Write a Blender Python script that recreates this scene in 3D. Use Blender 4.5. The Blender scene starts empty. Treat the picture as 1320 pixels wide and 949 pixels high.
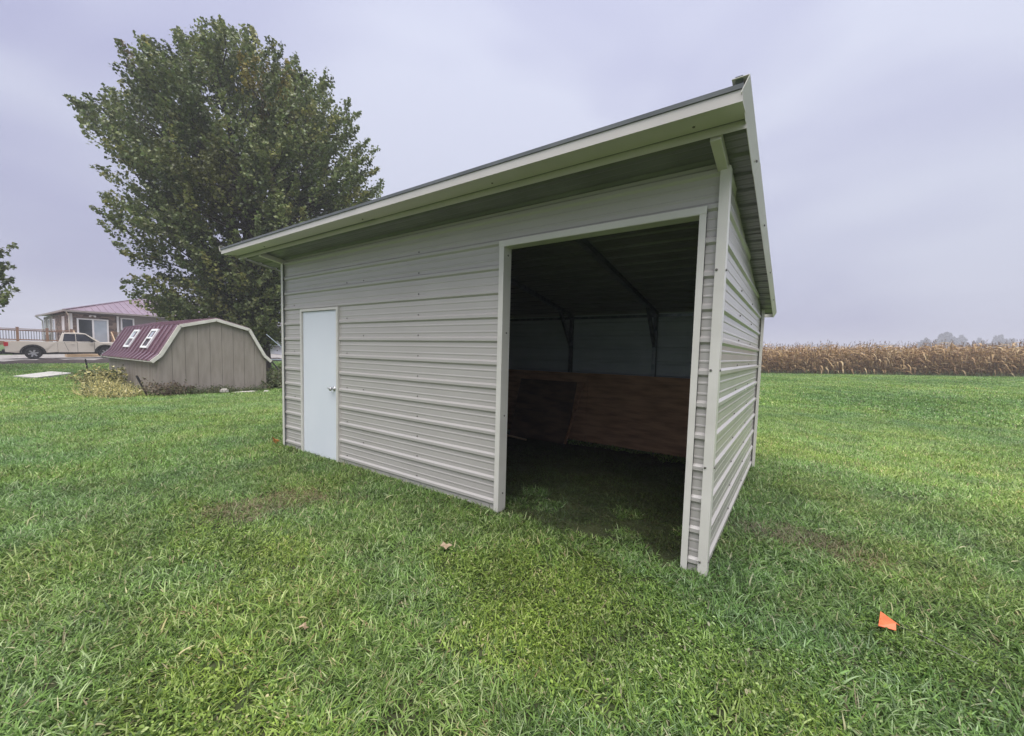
import bpy, math, random
import numpy as np
from mathutils import Vector, Matrix

rng = np.random.default_rng(7)
random.seed(7)
SC = bpy.context.scene
COL = SC.collection

# ------------------------------------------------------------------ camera
CAM = Vector((6.519, -3.103, 1.564))
YAW, PITCH, ROLL = -0.6127, -0.0672, 0.0255
F_PX = 520.83
cd = bpy.data.cameras.new('camera')
cam = bpy.data.objects.new('camera', cd); COL.objects.link(cam)
fw = Vector((math.sin(YAW)*math.cos(PITCH), math.cos(YAW)*math.cos(PITCH), math.sin(PITCH)))
r0 = Vector((math.cos(YAW), -math.sin(YAW), 0)); u0 = r0.cross(fw)
rt = r0*math.cos(ROLL)+u0*math.sin(ROLL); up_ = -r0*math.sin(ROLL)+u0*math.cos(ROLL)
cam.matrix_world = Matrix(((rt.x, up_.x, -fw.x, CAM.x), (rt.y, up_.y, -fw.y, CAM.y), (rt.z, up_.z, -fw.z, CAM.z), (0, 0, 0, 1)))
cd.sensor_width = 36.0; cd.lens = 36.0*F_PX/1320.0
cd.shift_y = 15.158/1320.0
cd.clip_start = 0.05; cd.clip_end = 3000
SC.camera = cam
SC.render.resolution_x, SC.render.resolution_y = 1024, 736

# ------------------------------------------------------------------ sky, sun, exposure
SUN_EL, SUN_AZ = math.radians(74), math.radians(150)     # azimuth from +y towards +x
w = bpy.data.worlds.new('World'); SC.world = w; w.use_nodes = True
nt = w.node_tree; N = nt.nodes; L = nt.links; N.clear()
out = N.new('ShaderNodeOutputWorld'); bg = N.new('ShaderNodeBackground')
sky = N.new('ShaderNodeTexSky'); sky.sky_type = 'NISHITA'; sky.sun_disc = False
sky.sun_elevation = SUN_EL; sky.sun_rotation = SUN_AZ; sky.dust_density = 4.0
hs = N.new('ShaderNodeHueSaturation'); hs.inputs['Saturation'].default_value = 0.35; hs.inputs['Value'].default_value = 0.35
L.new(sky.outputs[0], hs.inputs['Color'])
tc = N.new('ShaderNodeTexCoord'); mp = N.new('ShaderNodeMapping'); mp.inputs['Scale'].default_value = (1.0, 1.0, 2.2); mp.inputs['Location'].default_value = (7.7, 3.9, 0.9)
L.new(tc.outputs['Generated'], mp.inputs['Vector'])
nz = N.new('ShaderNodeTexNoise'); nz.inputs['Scale'].default_value = 1.35; nz.inputs['Detail'].default_value = 3.0; nz.inputs['Roughness'].default_value = 0.45
nz.inputs['Distortion'].default_value = 0.4
L.new(mp.outputs[0], nz.inputs['Vector'])
rp = N.new('ShaderNodeValToRGB'); rp.color_ramp.elements[0].position = 0.38; rp.color_ramp.elements[1].position = 0.60
rp.color_ramp.elements[0].color = (0.41, 0.425, 0.625, 1); rp.color_ramp.elements[1].color = (0.61, 0.64, 0.785, 1)
L.new(nz.outputs['Fac'], rp.inputs['Fac'])
sep = N.new('ShaderNodeSeparateXYZ'); L.new(tc.outputs['Generated'], sep.inputs[0])
mr = N.new('ShaderNodeMapRange'); mr.inputs[1].default_value = 0.0; mr.inputs[2].default_value = 1.0
mr.inputs[3].default_value = 2.6; mr.inputs[4].default_value = 4.05     # overcast sky brightens towards the zenith
L.new(sep.outputs['Z'], mr.inputs[0])
vm = N.new('ShaderNodeVectorMath'); vm.operation = 'SCALE'
L.new(rp.outputs['Color'], vm.inputs[0]); L.new(mr.outputs[0], vm.inputs['Scale'])
mx = N.new('ShaderNodeMix'); mx.data_type = 'RGBA'; mx.inputs[0].default_value = 0.92
L.new(hs.outputs['Color'], mx.inputs[6]); L.new(vm.outputs[0], mx.inputs[7])
L.new(mx.outputs[2], bg.inputs['Color']); bg.inputs['Strength'].default_value = 0.1
L.new(bg.outputs[0], out.inputs[0])
sd = bpy.data.lights.new('sun', 'SUN'); so = bpy.data.objects.new('sun', sd); COL.objects.link(so)
sd.energy = 1.5; sd.angle = math.radians(70); sd.color = (1.0, 0.97, 0.93)
sdir = Vector((math.sin(SUN_AZ)*math.cos(SUN_EL), math.cos(SUN_AZ)*math.cos(SUN_EL), math.sin(SUN_EL)))
so.rotation_euler = sdir.to_track_quat('Z', 'Y').to_euler(); so.location = (0, 0, 60)
SC.view_settings.view_transform = 'Standard'; SC.view_settings.look = 'None'
SC.view_settings.exposure = 1.85; SC.view_settings.gamma = 1.0
SC.view_settings.use_curve_mapping = False

# ------------------------------------------------------------------ helpers
def tag(o, label=None, cat=None, group=None, kind=None):
    if label: o['label'] = label
    if cat: o['category'] = cat
    if group: o['group'] = group
    if kind: o['kind'] = kind
    return o

def empty(name, loc=(0, 0, 0), rz=0.0, label=None, cat=None, group=None):
    o = bpy.data.objects.new(name, None); COL.objects.link(o)
    o.location = loc; o.rotation_euler = (0, 0, rz); o.empty_display_size = 0.2
    return tag(o, label, cat, group)

def link(name, me, parent=None):
    o = bpy.data.objects.new(name, me); COL.objects.link(o)
    if parent is not None: o.parent = parent
    return o

class MB:
    def __init__(s): s.v = []; s.f = []; s.m = []
    def add(s, vs, fs, m=0):
        b = len(s.v); s.v += [tuple(p) for p in vs]
        for f in fs: s.f.append([b+i for i in f]); s.m.append(m)
        return s
    def box(s, x0, x1, y0, y1, z0, z1, m=0):
        return s.add([(x0,y0,z0),(x1,y0,z0),(x1,y1,z0),(x0,y1,z0),(x0,y0,z1),(x1,y0,z1),(x1,y1,z1),(x0,y1,z1)],
                     [(0,3,2,1),(4,5,6,7),(0,1,5,4),(1,2,6,5),(2,3,7,6),(3,0,4,7)], m)
    def bar(s, p, q, w, h, m=0, upv=(0,0,1)):
        p = Vector(p); q = Vector(q); d = (q-p).normalized(); a = d.cross(Vector(upv))
        if a.length < 1e-4: a = d.cross(Vector((1,0,0)))
        a.normalize(); b = a.cross(d).normalized()
        vs = [e+a*(sx*w/2)+b*(sy*h/2) for e in (p,q) for sx,sy in ((-1,-1),(1,-1),(1,1),(-1,1))]
        return s.add(vs, [(3,2,1,0),(4,5,6,7),(0,1,5,4),(1,2,6,5),(2,3,7,6),(3,0,4,7)], m)
    def prism(s, poly, axis, a0, a1, m=0, fn=None):
        n = len(poly); vs = []
        for a in (a0, a1):
            for (p, q) in poly:
                c = {'x': (a,p,q), 'y': (p,a,q), 'z': (p,q,a)}[axis]
                vs.append(fn(*c) if fn else c)
        fs = [list(range(n))[::-1], list(range(n, 2*n))] + [(i,(i+1)%n,n+(i+1)%n,n+i) for i in range(n)]
        return s.add(vs, fs, m)
    def tube(s, p, q, r0, r1=None, n=8, m=0, caps=True):
        r1 = r0 if r1 is None else r1
        p = Vector(p); q = Vector(q); d = (q-p).normalized(); a = d.orthogonal().normalized(); b = d.cross(a)
        vs = [e+(a*math.cos(t)+b*math.sin(t))*r for e,r in ((p,r0),(q,r1)) for t in [2*math.pi*i/n for i in range(n)]]
        fs = [(i,(i+1)%n,n+(i+1)%n,n+i) for i in range(n)]
        if caps: fs += [list(range(n))[::-1], list(range(n,2*n))]
        return s.add(vs, fs, m)
    def path(s, pts, rad, n=8, m=0):
        pts = [Vector(p) for p in pts]; vs = []; K = len(pts)
        for i, p in enumerate(pts):
            d = (pts[min(i+1,K-1)]-pts[max(i-1,0)]).normalized()
            a = d.cross(Vector((0.31,0.9,0.2))).normalized(); b = d.cross(a)
            vs += [p+(a*math.cos(t)+b*math.sin(t))*rad[i] for t in [2*math.pi*j/n for j in range(n)]]
        fs = [(i*n+j, i*n+(j+1)%n, (i+1)*n+(j+1)%n, (i+1)*n+j) for i in range(K-1) for j in range(n)]
        fs += [list(range(n))[::-1], list(range((K-1)*n, K*n))]
        return s.add(vs, fs, m)
    def lathe(s, prof, axis, c, n=24, m=0):
        vs = []
        for (r, a) in prof:
            for i in range(n):
                t = 2*math.pi*i/n; u, v = r*math.cos(t), r*math.sin(t)
                vs.append({'x': (c[0]+a,c[1]+u,c[2]+v), 'y': (c[0]+u,c[1]+a,c[2]+v), 'z': (c[0]+u,c[1]+v,c[2]+a)}[axis])
        K = len(prof)
        fs = [(i*n+j, i*n+(j+1)%n, (i+1)*n+(j+1)%n, (i+1)*n+j) for i in range(K-1) for j in range(n)]
        fs += [list(range(n))[::-1], list(range((K-1)*n, K*n))]
        return s.add(vs, fs, m)
    def mesh(s, name, mats, smooth=False):
        me = bpy.data.meshes.new(name); me.from_pydata(s.v, [], s.f)
        for m in (mats if isinstance(mats, (list, tuple)) else [mats]): me.materials.append(m)
        me.polygons.foreach_set('material_index', s.m)
        if smooth: me.polygons.foreach_set('use_smooth', [True]*len(me.polygons))
        import bmesh
        bm = bmesh.new(); bm.from_mesh(me); bmesh.ops.recalc_face_normals(bm, faces=bm.faces); bm.to_mesh(me); bm.free()
        me.update(); return me
    def build(s, name, mats, parent=None, smooth=False, bevel=0):
        o = link(name, s.mesh(name, mats, smooth), parent)
        if bevel:
            b = o.modifiers.new('bevel', 'BEVEL'); b.width = bevel; b.segments = 2; b.limit_method = 'ANGLE'
        return o

def np_mesh(name, verts, quads, mats, color=None, smooth=False, tris=False):
    k = 3 if tris else 4
    me = bpy.data.meshes.new(name); nv, nf = len(verts), len(quads)
    me.vertices.add(nv); me.vertices.foreach_set('co', np.asarray(verts, np.float32).ravel())
    me.loops.add(nf*k); me.loops.foreach_set('vertex_index', np.asarray(quads, np.int32).ravel())
    me.polygons.add(nf); me.polygons.foreach_set('loop_start', np.arange(0, nf*k, k, dtype=np.int32))
    me.polygons.foreach_set('loop_total', np.full(nf, k, np.int32))
    if smooth: me.polygons.foreach_set('use_smooth', np.ones(nf, bool))
    for m in (mats if isinstance(mats, (list, tuple)) else [mats]): me.materials.append(m)
    if color is not None:
        a = me.color_attributes.new('tint', 'FLOAT_COLOR', 'POINT')
        a.data.foreach_set('color', np.asarray(color, np.float32).ravel())
    me.update(); me.validate(); return me

# ------------------------------------------------------------------ materials
def mat(name, col, rough=0.5, metal=0.0, col2=None, scale=5.0, stretch=(1,1,1), detail=4, lo=0.35, hi=0.65,
        bump=0.0, bscale=40.0, spec=0.5, coat=0.0, rvar=0.0, bstretch=(1,1,1)):
    m = bpy.data.materials.new(name); m.use_nodes = True; t = m.node_tree; n = t.nodes; l = t.links
    b = n['Principled BSDF']; b.inputs['Base Color'].default_value = (*col, 1)
    b.inputs['Roughness'].default_value = rough; b.inputs['Metallic'].default_value = metal
    b.inputs['Specular IOR Level'].default_value = spec; b.inputs['Coat Weight'].default_value = coat
    tc = n.new('ShaderNodeTexCoord')
    if col2 is not None:
        mp = n.new('ShaderNodeMapping'); mp.inputs['Scale'].default_value = stretch; l.new(tc.outputs['Object'], mp.inputs[0])
        nz = n.new('ShaderNodeTexNoise'); nz.inputs['Scale'].default_value = scale; nz.inputs['Detail'].default_value = detail
        l.new(mp.outputs[0], nz.inputs['Vector'])
        r = n.new('ShaderNodeValToRGB'); r.color_ramp.elements[0].position = lo; r.color_ramp.elements[1].position = hi
        r.color_ramp.elements[0].color = (*col, 1); r.color_ramp.elements[1].color = (*col2, 1)
        l.new(nz.outputs['Fac'], r.inputs[0]); l.new(r.outputs[0], b.inputs['Base Color'])
        if rvar:
            mrg = n.new('ShaderNodeMapRange'); mrg.inputs[3].default_value = rough-rvar; mrg.inputs[4].default_value = rough+rvar
            l.new(nz.outputs['Fac'], mrg.inputs[0]); l.new(mrg.outputs[0], b.inputs['Roughness'])
    if bump:
        mp2 = n.new('ShaderNodeMapping'); mp2.inputs['Scale'].default_value = bstretch; l.new(tc.outputs['Object'], mp2.inputs[0])
        nb = n.new('ShaderNodeTexNoise'); nb.inputs['Scale'].default_value = bscale; nb.inputs['Detail'].default_value = 3
        l.new(mp2.outputs[0], nb.inputs['Vector'])
        bp = n.new('ShaderNodeBump'); bp.inputs['Strength'].default_value = bump; bp.inputs['Distance'].default_value = 0.01
        l.new(nb.outputs['Fac'], bp.inputs['Height']); l.new(bp.outputs[0], b.inputs['Normal'])
    return m

M = {}
M['clay'] = mat('clay_paint', (0.445,0.420,0.392), 0.26, col2=(0.472,0.447,0.418), scale=2.6, stretch=(0.5,0.5,1.0), spec=0.5, rvar=0.03, bump=0.03, bscale=2.0)
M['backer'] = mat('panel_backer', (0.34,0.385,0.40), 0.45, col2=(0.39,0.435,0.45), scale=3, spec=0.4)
M['roofout'] = mat('roof_paint', (0.10,0.11,0.11), 0.3, col2=(0.14,0.15,0.15), scale=4)
M['soffit'] = mat('roof_underside', (0.135,0.135,0.14), 0.3, col2=(0.17,0.17,0.175), scale=3, spec=0.5)
M['cream'] = mat('cream_trim', (0.68,0.655,0.60), 0.32, col2=(0.62,0.595,0.54), scale=2.2, stretch=(1,1,1.5), bump=0.03, bscale=6)
M['creamd'] = mat('cream_eave', (0.64,0.60,0.565), 0.36, col2=(0.58,0.545,0.51), scale=2.2)
M['door'] = mat('door_paint', (0.77,0.80,0.85), 0.32, col2=(0.73,0.765,0.82), scale=1.6, stretch=(1,1,0.7), bump=0.02, bscale=5)
M['steel'] = mat('galvanised_steel', (0.13,0.15,0.17), 0.38, 0.75, col2=(0.21,0.23,0.25), scale=14)
M['screw'] = mat('screw_head', (0.16,0.15,0.14), 0.4, 0.6)
M['chrome'] = mat('satin_metal', (0.55,0.55,0.55), 0.35, 0.7)
M['ply'] = mat('weathered_plywood', (0.22,0.118,0.06), 0.7, col2=(0.42,0.245,0.135), scale=2.6, stretch=(1,1,6), detail=12, lo=0.30, hi=0.62, bump=0.3, bscale=14, bstretch=(2,2,16))
M['ply2'] = mat('old_sheet', (0.06,0.038,0.025), 0.7, col2=(0.14,0.085,0.05), scale=3, stretch=(1,1,4), detail=6)
M['sash'] = mat('white_vinyl', (0.78,0.78,0.78), 0.4)
M['glass'] = mat('window_glass', (0.03,0.037,0.042), 0.05, spec=0.8)
M['paleglass'] = mat('pale_glass', (0.42,0.47,0.52), 0.08, col2=(0.34,0.40,0.45), scale=1.5, spec=0.6)  # pale bluish panes, set beside the dark ones
M['siding'] = mat('shed_siding', (0.255,0.220,0.185), 0.75, col2=(0.32,0.280,0.240), scale=2.5, stretch=(3,3,0.6), detail=6, bump=0.35, bscale=30, bstretch=(4,4,0.4))
M['shedtrim'] = mat('shed_trim', (0.70,0.67,0.60), 0.5, col2=(0.60,0.57,0.50), scale=4)
M['burg'] = mat('burgundy_metal', (0.155,0.082,0.106), 0.24, col2=(0.195,0.112,0.138), scale=3, spec=1.0)
M['hroof'] = mat('plum_metal_roof', (0.20,0.135,0.165), 0.25, col2=(0.24,0.165,0.195), scale=1, spec=0.9)
M['hsiding'] = mat('house_siding', (0.22,0.19,0.175), 0.6, col2=(0.26,0.23,0.21), scale=0.8)
M['deck'] = mat('stained_cedar', (0.21,0.115,0.065), 0.7, col2=(0.29,0.165,0.10), scale=4, stretch=(1,1,3))
M['newwood'] = mat('fresh_lumber', (0.42,0.29,0.17), 0.7, col2=(0.50,0.36,0.22), scale=4)
M['black'] = mat('black_plastic', (0.012,0.012,0.013), 0.5)
M['tyre'] = mat('tyre_rubber', (0.012,0.012,0.012), 0.75)
M['rim'] = mat('alloy_rim', (0.45,0.45,0.46), 0.3, 0.85)
M['sand'] = mat('sand_car_paint', (0.55,0.495,0.42), 0.22, col2=(0.57,0.515,0.44), scale=0.6, coat=0.6)
M['tint'] = mat('tinted_glass', (0.015,0.017,0.02), 0.06, spec=0.7)
M['redlens'] = mat('red_lens', (0.42,0.015,0.02), 0.15)
M['clear'] = mat('clear_lens', (0.6,0.6,0.62), 0.1)
M['concrete'] = mat('concrete', (0.42,0.40,0.37), 0.85, col2=(0.52,0.50,0.46), scale=2, bump=0.1)
M['gravel'] = mat('gravel', (0.20,0.185,0.175), 0.9, col2=(0.33,0.31,0.29), scale=3.5, detail=10, bump=0.6, bscale=9)
M['mulch'] = mat('dark_mulch', (0.016,0.011,0.009), 0.9, col2=(0.055,0.036,0.028), scale=5, detail=8, bump=1.0, bscale=7)
M['stone'] = mat('pale_stone', (0.40,0.37,0.33), 0.8, col2=(0.5,0.47,0.42), scale=9, bump=0.3)
M['orange'] = mat('orange_plastic', (0.66,0.12,0.035), 0.5, col2=(0.74,0.17,0.06), scale=14, bump=0.4, bscale=22)
M['tanleaf'] = mat('tan_dead_leaf', (0.36,0.265,0.165), 0.6, col2=(0.28,0.20,0.12), scale=25)
M['orangeleaf'] = mat('orange_dead_leaf', (0.62,0.27,0.06), 0.55, col2=(0.46,0.17,0.05), scale=20)
M['whitewall'] = mat('white_siding', (0.62,0.64,0.70), 0.6)
M['darkroof'] = mat('dark_shingle', (0.05,0.055,0.06), 0.8)
M['bark'] = mat('maple_bark', (0.030,0.024,0.019), 0.9, col2=(0.075,0.062,0.050), scale=6, stretch=(2,2,0.5), detail=6, bump=0.8, bscale=8)
M['pole'] = mat('pale_pipe', (0.24,0.29,0.32), 0.35, 0.5)

# house stone veneer: blocks drawn by the material, each a few centimetres across at fifty metres
def stone_mat():
    m = mat('stone_veneer', (0.2,0.15,0.12), 0.85); t = m.node_tree; n = t.nodes; l = t.links; b = n['Principled BSDF']
    tc = n.new('ShaderNodeTexCoord'); mp = n.new('ShaderNodeMapping'); mp.inputs['Scale'].default_value = (2.4,2.4,6.5); l.new(tc.outputs['Object'], mp.inputs[0])
    v = n.new('ShaderNodeTexVoronoi'); v.inputs['Scale'].default_value = 1.0; l.new(mp.outputs[0], v.inputs['Vector'])
    r = n.new('ShaderNodeValToRGB'); e = r.color_ramp.elements
    e[0].position = 0.1; e[0].color = (0.075,0.052,0.042,1); e[1].position = 0.9; e[1].color = (0.23,0.17,0.135,1)
    s = n.new('ShaderNodeSeparateColor'); l.new(v.outputs['Color'], s.inputs[0]); l.new(s.outputs[0], r.inputs[0]); l.new(r.outputs[0], b.inputs['Base Color'])
    bp = n.new('ShaderNodeBump'); bp.inputs['Distance'].default_value = 0.04; bp.inputs['Strength'].default_value = 0.8
    l.new(v.outputs['Distance'], bp.inputs['Height']); bp.invert = True; l.new(bp.outputs[0], b.inputs['Normal'])
    return m
M['veneer'] = stone_mat()

def leaf_mat(name, tint_gain=1.0, transl=0.3, rough=0.38, spec=0.4, world_patch=False):
    m = bpy.data.materials.new(name); m.use_nodes = True; t = m.node_tree; n = t.nodes; l = t.links
    b = n['Principled BSDF']; o = n['Material Output']
    at = n.new('ShaderNodeAttribute'); at.attribute_name = 'tint'
    col = at.outputs['Color']
    if world_patch:
        g = n.new('ShaderNodeNewGeometry')
        def noise(sc, off, det=2):
            mp = n.new('ShaderNodeMapping'); mp.inputs['Location'].default_value = (off, off*0.7, 0); mp.inputs['Scale'].default_value = (1,1,0)
            l.new(g.outputs['Position'], mp.inputs[0])
            z = n.new('ShaderNodeTexNoise'); z.inputs['Scale'].default_value = sc; z.inputs['Detail'].default_value = det
            l.new(mp.outputs[0], z.inputs['Vector']); return z.outputs['Fac']
        def ramp(fac, a, bpos, ca, cb):
            r = n.new('ShaderNodeValToRGB'); r.color_ramp.elements[0].position = a; r.color_ramp.elements[1].position = bpos
            r.color_ramp.elements[0].color = (*ca,1); r.color_ramp.elements[1].color = (*cb,1); l.new(fac, r.inputs[0]); return r.outputs[0]
        def mul(a, bb):
            x = n.new('ShaderNodeMix'); x.data_type = 'RGBA'; x.blend_type = 'MULTIPLY'; x.inputs[0].default_value = 1
            l.new(a, x.inputs[6]); l.new(bb, x.inputs[7]); return x.outputs[2]
        col = mul(col, ramp(noise(0.9, 3.1, 3), 0.40, 0.62, (1.06,1.02,0.92), (0.95,1.0,1.12)))   # yellower and bluer grasses
        col = mul(col, ramp(noise(2.3, 11.0, 4), 0.36, 0.60, (0.84,0.84,0.82), (1.12,1.12,1.08)))
        col = mul(col, ramp(noise(0.17, 5.0, 2), 0.38, 0.62, (0.82,0.88,0.86), (1.18,1.12,1.02)))
    l.new(col, b.inputs['Base Color']); b.inputs['Roughness'].default_value = rough; b.inputs['Specular IOR Level'].default_value = spec
    tr = n.new('ShaderNodeBsdfTranslucent'); l.new(col, tr.inputs['Color'])
    ms = n.new('ShaderNodeMixShader'); ms.inputs[0].default_value = transl
    l.new(b.outputs[0], ms.inputs[1]); l.new(tr.outputs[0], ms.inputs[2]); l.new(ms.outputs[0], o.inputs['Surface'])
    return m
M['leaf'] = leaf_mat('maple_leaves')
M['corn'] = leaf_mat('dry_corn', transl=0.25, rough=0.6, spec=0.25)
M['grass'] = leaf_mat('lawn_blades', transl=0.35, rough=0.42, spec=0.3, world_patch=True)
M['weed'] = leaf_mat('weed_leaves', transl=0.3, rough=0.5)

def ground_mat():
    m = bpy.data.materials.new('lawn_soil'); m.use_nodes = True; t = m.node_tree; n = t.nodes; l = t.links; b = n['Principled BSDF']
    g = n.new('ShaderNodeNewGeometry')
    def noise(sc, det=4):
        z = n.new('ShaderNodeTexNoise'); z.inputs['Scale'].default_value = sc; z.inputs['Detail'].default_value = det
        l.new(g.outputs['Position'], z.inputs['Vector']); return z.outputs['Fac']
    r = n.new('ShaderNodeValToRGB'); e = r.color_ramp.elements
    e[0].position = 0.35; e[0].color = (0.055,0.098,0.024,1); e[1].position = 0.66; e[1].color = (0.115,0.185,0.052,1)
    l.new(noise(1.2, 8), r.inputs[0])
    r2 = n.new('ShaderNodeValToRGB'); e = r2.color_ramp.elements
    e[0].position = 0.3; e[0].color = (0.017,0.013,0.009,1); e[1].position = 0.7; e[1].color = (0.045,0.034,0.022,1)
    l.new(noise(6, 8), r2.inputs[0])
    at = n.new('ShaderNodeAttribute'); at.attribute_name = 'tint'
    x = n.new('ShaderNodeMix'); x.data_type = 'RGBA'; l.new(at.outputs['Fac'], x.inputs[0]); l.new(r.outputs[0], x.inputs[6]); l.new(r2.outputs[0], x.inputs[7])
    l.new(x.outputs[2], b.inputs['Base Color']); b.inputs['Roughness'].default_value = 0.9; b.inputs['Specular IOR Level'].default_value = 0.2
    bp = n.new('ShaderNodeBump'); bp.inputs['Distance'].default_value = 0.05; bp.inputs['Strength'].default_value = 0.7
    l.new(noise(9, 6), bp.inputs['Height']); l.new(bp.outputs[0], b.inputs['Normal'])
    return m
M['ground'] = ground_mat()

# ------------------------------------------------------------------ ground
def ss(a, b, x):
    t = np.clip((np.asarray(x, float)-a)/(b-a), 0, 1); return t*t*(3-2*t)
def gz(x, y):
    x = np.asarray(x, float); y = np.asarray(y, float)
    left = 0.30*ss(-18, -34, x) + 0.25*ss(-36, -46, x) + 0.03*np.clip(y-0.7, -6, 8)*ss(-24, -34, x)
    right = ss(8, 35, y)*(0.39+0.0255*np.clip(x-4.4, -10, 40))
    return left + right
xs = np.concatenate([[-700,-500,-300,-200,-140,-100,-80], np.arange(-64, 60.1, 1.0), [70,90,120,180,260,400,560,800]])
ys = np.concatenate([[-600,-400,-250,-150,-90,-60], np.arange(-40, 60.1, 1.0), [70,90,120,180,260,400,600,800]])
X, Y = np.meshgrid(xs, ys, indexing='ij'); Z = gz(X, Y)
nx, ny = len(xs), len(ys)
V = np.stack([X, Y, Z], -1).reshape(-1, 3)
ii, jj = np.meshgrid(np.arange(nx-1), np.arange(ny-1), indexing='ij'); k0 = (ii*ny+jj).ravel()
Q = np.stack([k0, k0+ny, k0+ny+1, k0+1], -1)
near = ((V[:,0] > -3) & (V[:,0] < 12) & (V[:,1] > -9) & (V[:,1] < 8))
dirt = np.where(near, 0.75, 0.12)
cg = np.stack([dirt, dirt, dirt, np.ones_like(dirt)], -1)
ground = link('ground', np_mesh('ground', V, Q, M['ground'], cg, smooth=True)); tag(ground, kind='structure')

# gravel drive below the house
def strip(name, x0, x1, y0, y1, dz, m, nxs=8, nys=30, bumpf=None, kind='structure'):
    a = np.linspace(x0, x1, nxs+1); b = np.linspace(y0, y1, nys+1)
    A, B = np.meshgrid(a, b, indexing='ij'); Zz = gz(A, B)+dz
    if bumpf is not None: Zz = Zz+bumpf(A, B)
    VV = np.stack([A, B, Zz], -1).reshape(-1, 3); n2 = nys+1
    i2, j2 = np.meshgrid(np.arange(nxs), np.arange(nys), indexing='ij'); k = (i2*n2+j2).ravel()
    o = link(name, np_mesh(name, VV, np.stack([k, k+n2, k+n2+1, k+1], -1), m, smooth=True)); tag(o, kind=kind); return o
drive = strip('gravel_driveway', -41.5, -31.2, -40, 26, 0.02, M['gravel'])
def berm(A, B):
    t = (A+29.9)/1.5
    return 0.27*np.clip(1-t*t, 0, 1)*(0.8+0.2*np.sin(B*2.1)+0.14*np.sin(B*5.3+A*3))-0.03
bed = strip('mulch_bed', -31.4, -28.4, -40, 14, 0.0, M['mulch'], 16, 360, berm)
tag(bed, 'long mound of dark mulch between the lawn and the gravel driveway', 'mulch bed')

# ------------------------------------------------------------------ metal barn
ZR, SL = 2.885, 0.175                      # roof underside at the front wall, fall per metre towards the back
W, D = 6.06, 3.56
RIB0, RS = 0.085, 0.2286
barn = empty('metal_barn', (0, 0, 0), 0, 'taupe ribbed metal barn with lean-to roof and wide open doorway', 'barn')

def rib_profile(s0, s1, first, minor=True):
    """points (s, h) of ribbed steel between s0 and s1"""
    pts = []
    k = math.floor((s0-first)/RS)-1
    while first+k*RS < s1+RS:
        c = first+k*RS
        pts += [(c-0.031,0), (c-0.013,0.017), (c+0.013,0.017), (c+0.031,0)]
        if minor:
            for q in (0.0762, 0.1524):
                pts += [(c+q-0.012,0), (c+q-0.005,0.0030), (c+q+0.005,0.0030), (c+q+0.012,0)]
        k += 1
    def h_at(s):
        for (a, ha), (b, hb) in zip(pts, pts[1:]):
            if a <= s <= b: return ha+(hb-ha)*(s-a)/(b-a)
        return 0.0
    ins = [p for p in pts if s0+1e-4 < p[0] < s1-1e-4]
    return [(s0, h_at(s0))]+ins+[(s1, h_at(s1))]

def sheet(name, s0, s1, u0, u1, place, mats, parent, first=RIB0, umax=None, lap=0.0):
    pr = rib_profile(s0, s1, first); n = len(pr); vs = []
    for off in (0.0, -0.0025):
        for (s, h) in pr:
            ue = u1 if umax is None else min(u1, umax(s))
            for u in (u0, max(ue, u0+0.001)): vs.append(place(u, s, h+off+lap))
    fs, mi = [], []
    for i in range(n-1):
        fs.append((2*i, 2*i+1, 2*i+3, 2*i+2)); mi.append(0)
        b = 2*n; fs.append((b+2*i, b+2*i+2, b+2*i+3, b+2*i+1)); mi.append(1)
        fs.append((2*i, 2*i+2, b+2*i+2, b+2*i)); mi.append(0)
        fs.append((2*i+1, b+2*i+1, b+2*i+3, 2*i+3)); mi.append(0)
    b = 2*n
    fs += [(0, b, b+1, 1), (2*n-2, 2*n-1, b+2*n-1, b+2*n-2)]; mi += [0, 0]
    mb = MB(); mb.v = vs; mb.f = [list(f) for f in fs]; mb.m = mi
    return mb.build(name, mats, parent)

ROWS = [(-0.03, RIB0+3*RS), (RIB0+3*RS, RIB0+7*RS), (RIB0+7*RS, RIB0+11*RS), (RIB0+11*RS, 2.90)]
DX0, DX1, DZ = 0.52, 1.49, 2.115           # door frame outer
OX0, OX1, OZ = 4.165, 5.95, 2.60           # opening trim outer
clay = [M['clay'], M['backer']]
fplace = lambda u, s, h: (u, 0.012-h, s)
for ri, (a, b) in enumerate(ROWS):
    lap = 0.0012*(ri % 2)
    if ri < 2:
        segs = [(0.0, DX0, a, b), (DX1, OX0, a, b), (OX1, W, a, b)]
    elif ri == 2:
        segs = [(0.0, DX0, a, b), (DX0, DX1, DZ, b), (DX1, OX0, a, b), (OX1, W, a, min(b, 2.6))]
    else:
        segs = [(0.0, W, a, b)]
    for (u0_, u1_, c0, c1) in segs:
        sheet('wall_panel', c0, c1, u0_, u1_, fplace, clay, barn, lap=lap)
rplace = lambda u, s, h: (W+h, u, s)
lplace = lambda u, s, h: (-h, u, s)
bplace = lambda u, s, h: (u, D+h, s)
um = lambda s: (ZR-0.008-s)/SL
for ri, (a, b) in enumerate(ROWS):
    lap = 0.0012*(ri % 2)
    b2 = min(b, ZR-0.012)
    sheet('wall_panel', a, b2, 0.0, D, rplace, clay, barn, umax=um, lap=lap)
    sheet('wall_panel', a, b2, 0.0, D, lplace, clay, barn, umax=um, lap=lap)
    if a < 2.2: sheet('wall_panel', a, min(b, ZR-SL*D-0.005), 0.0, W, bplace, clay, barn, lap=lap)
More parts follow.
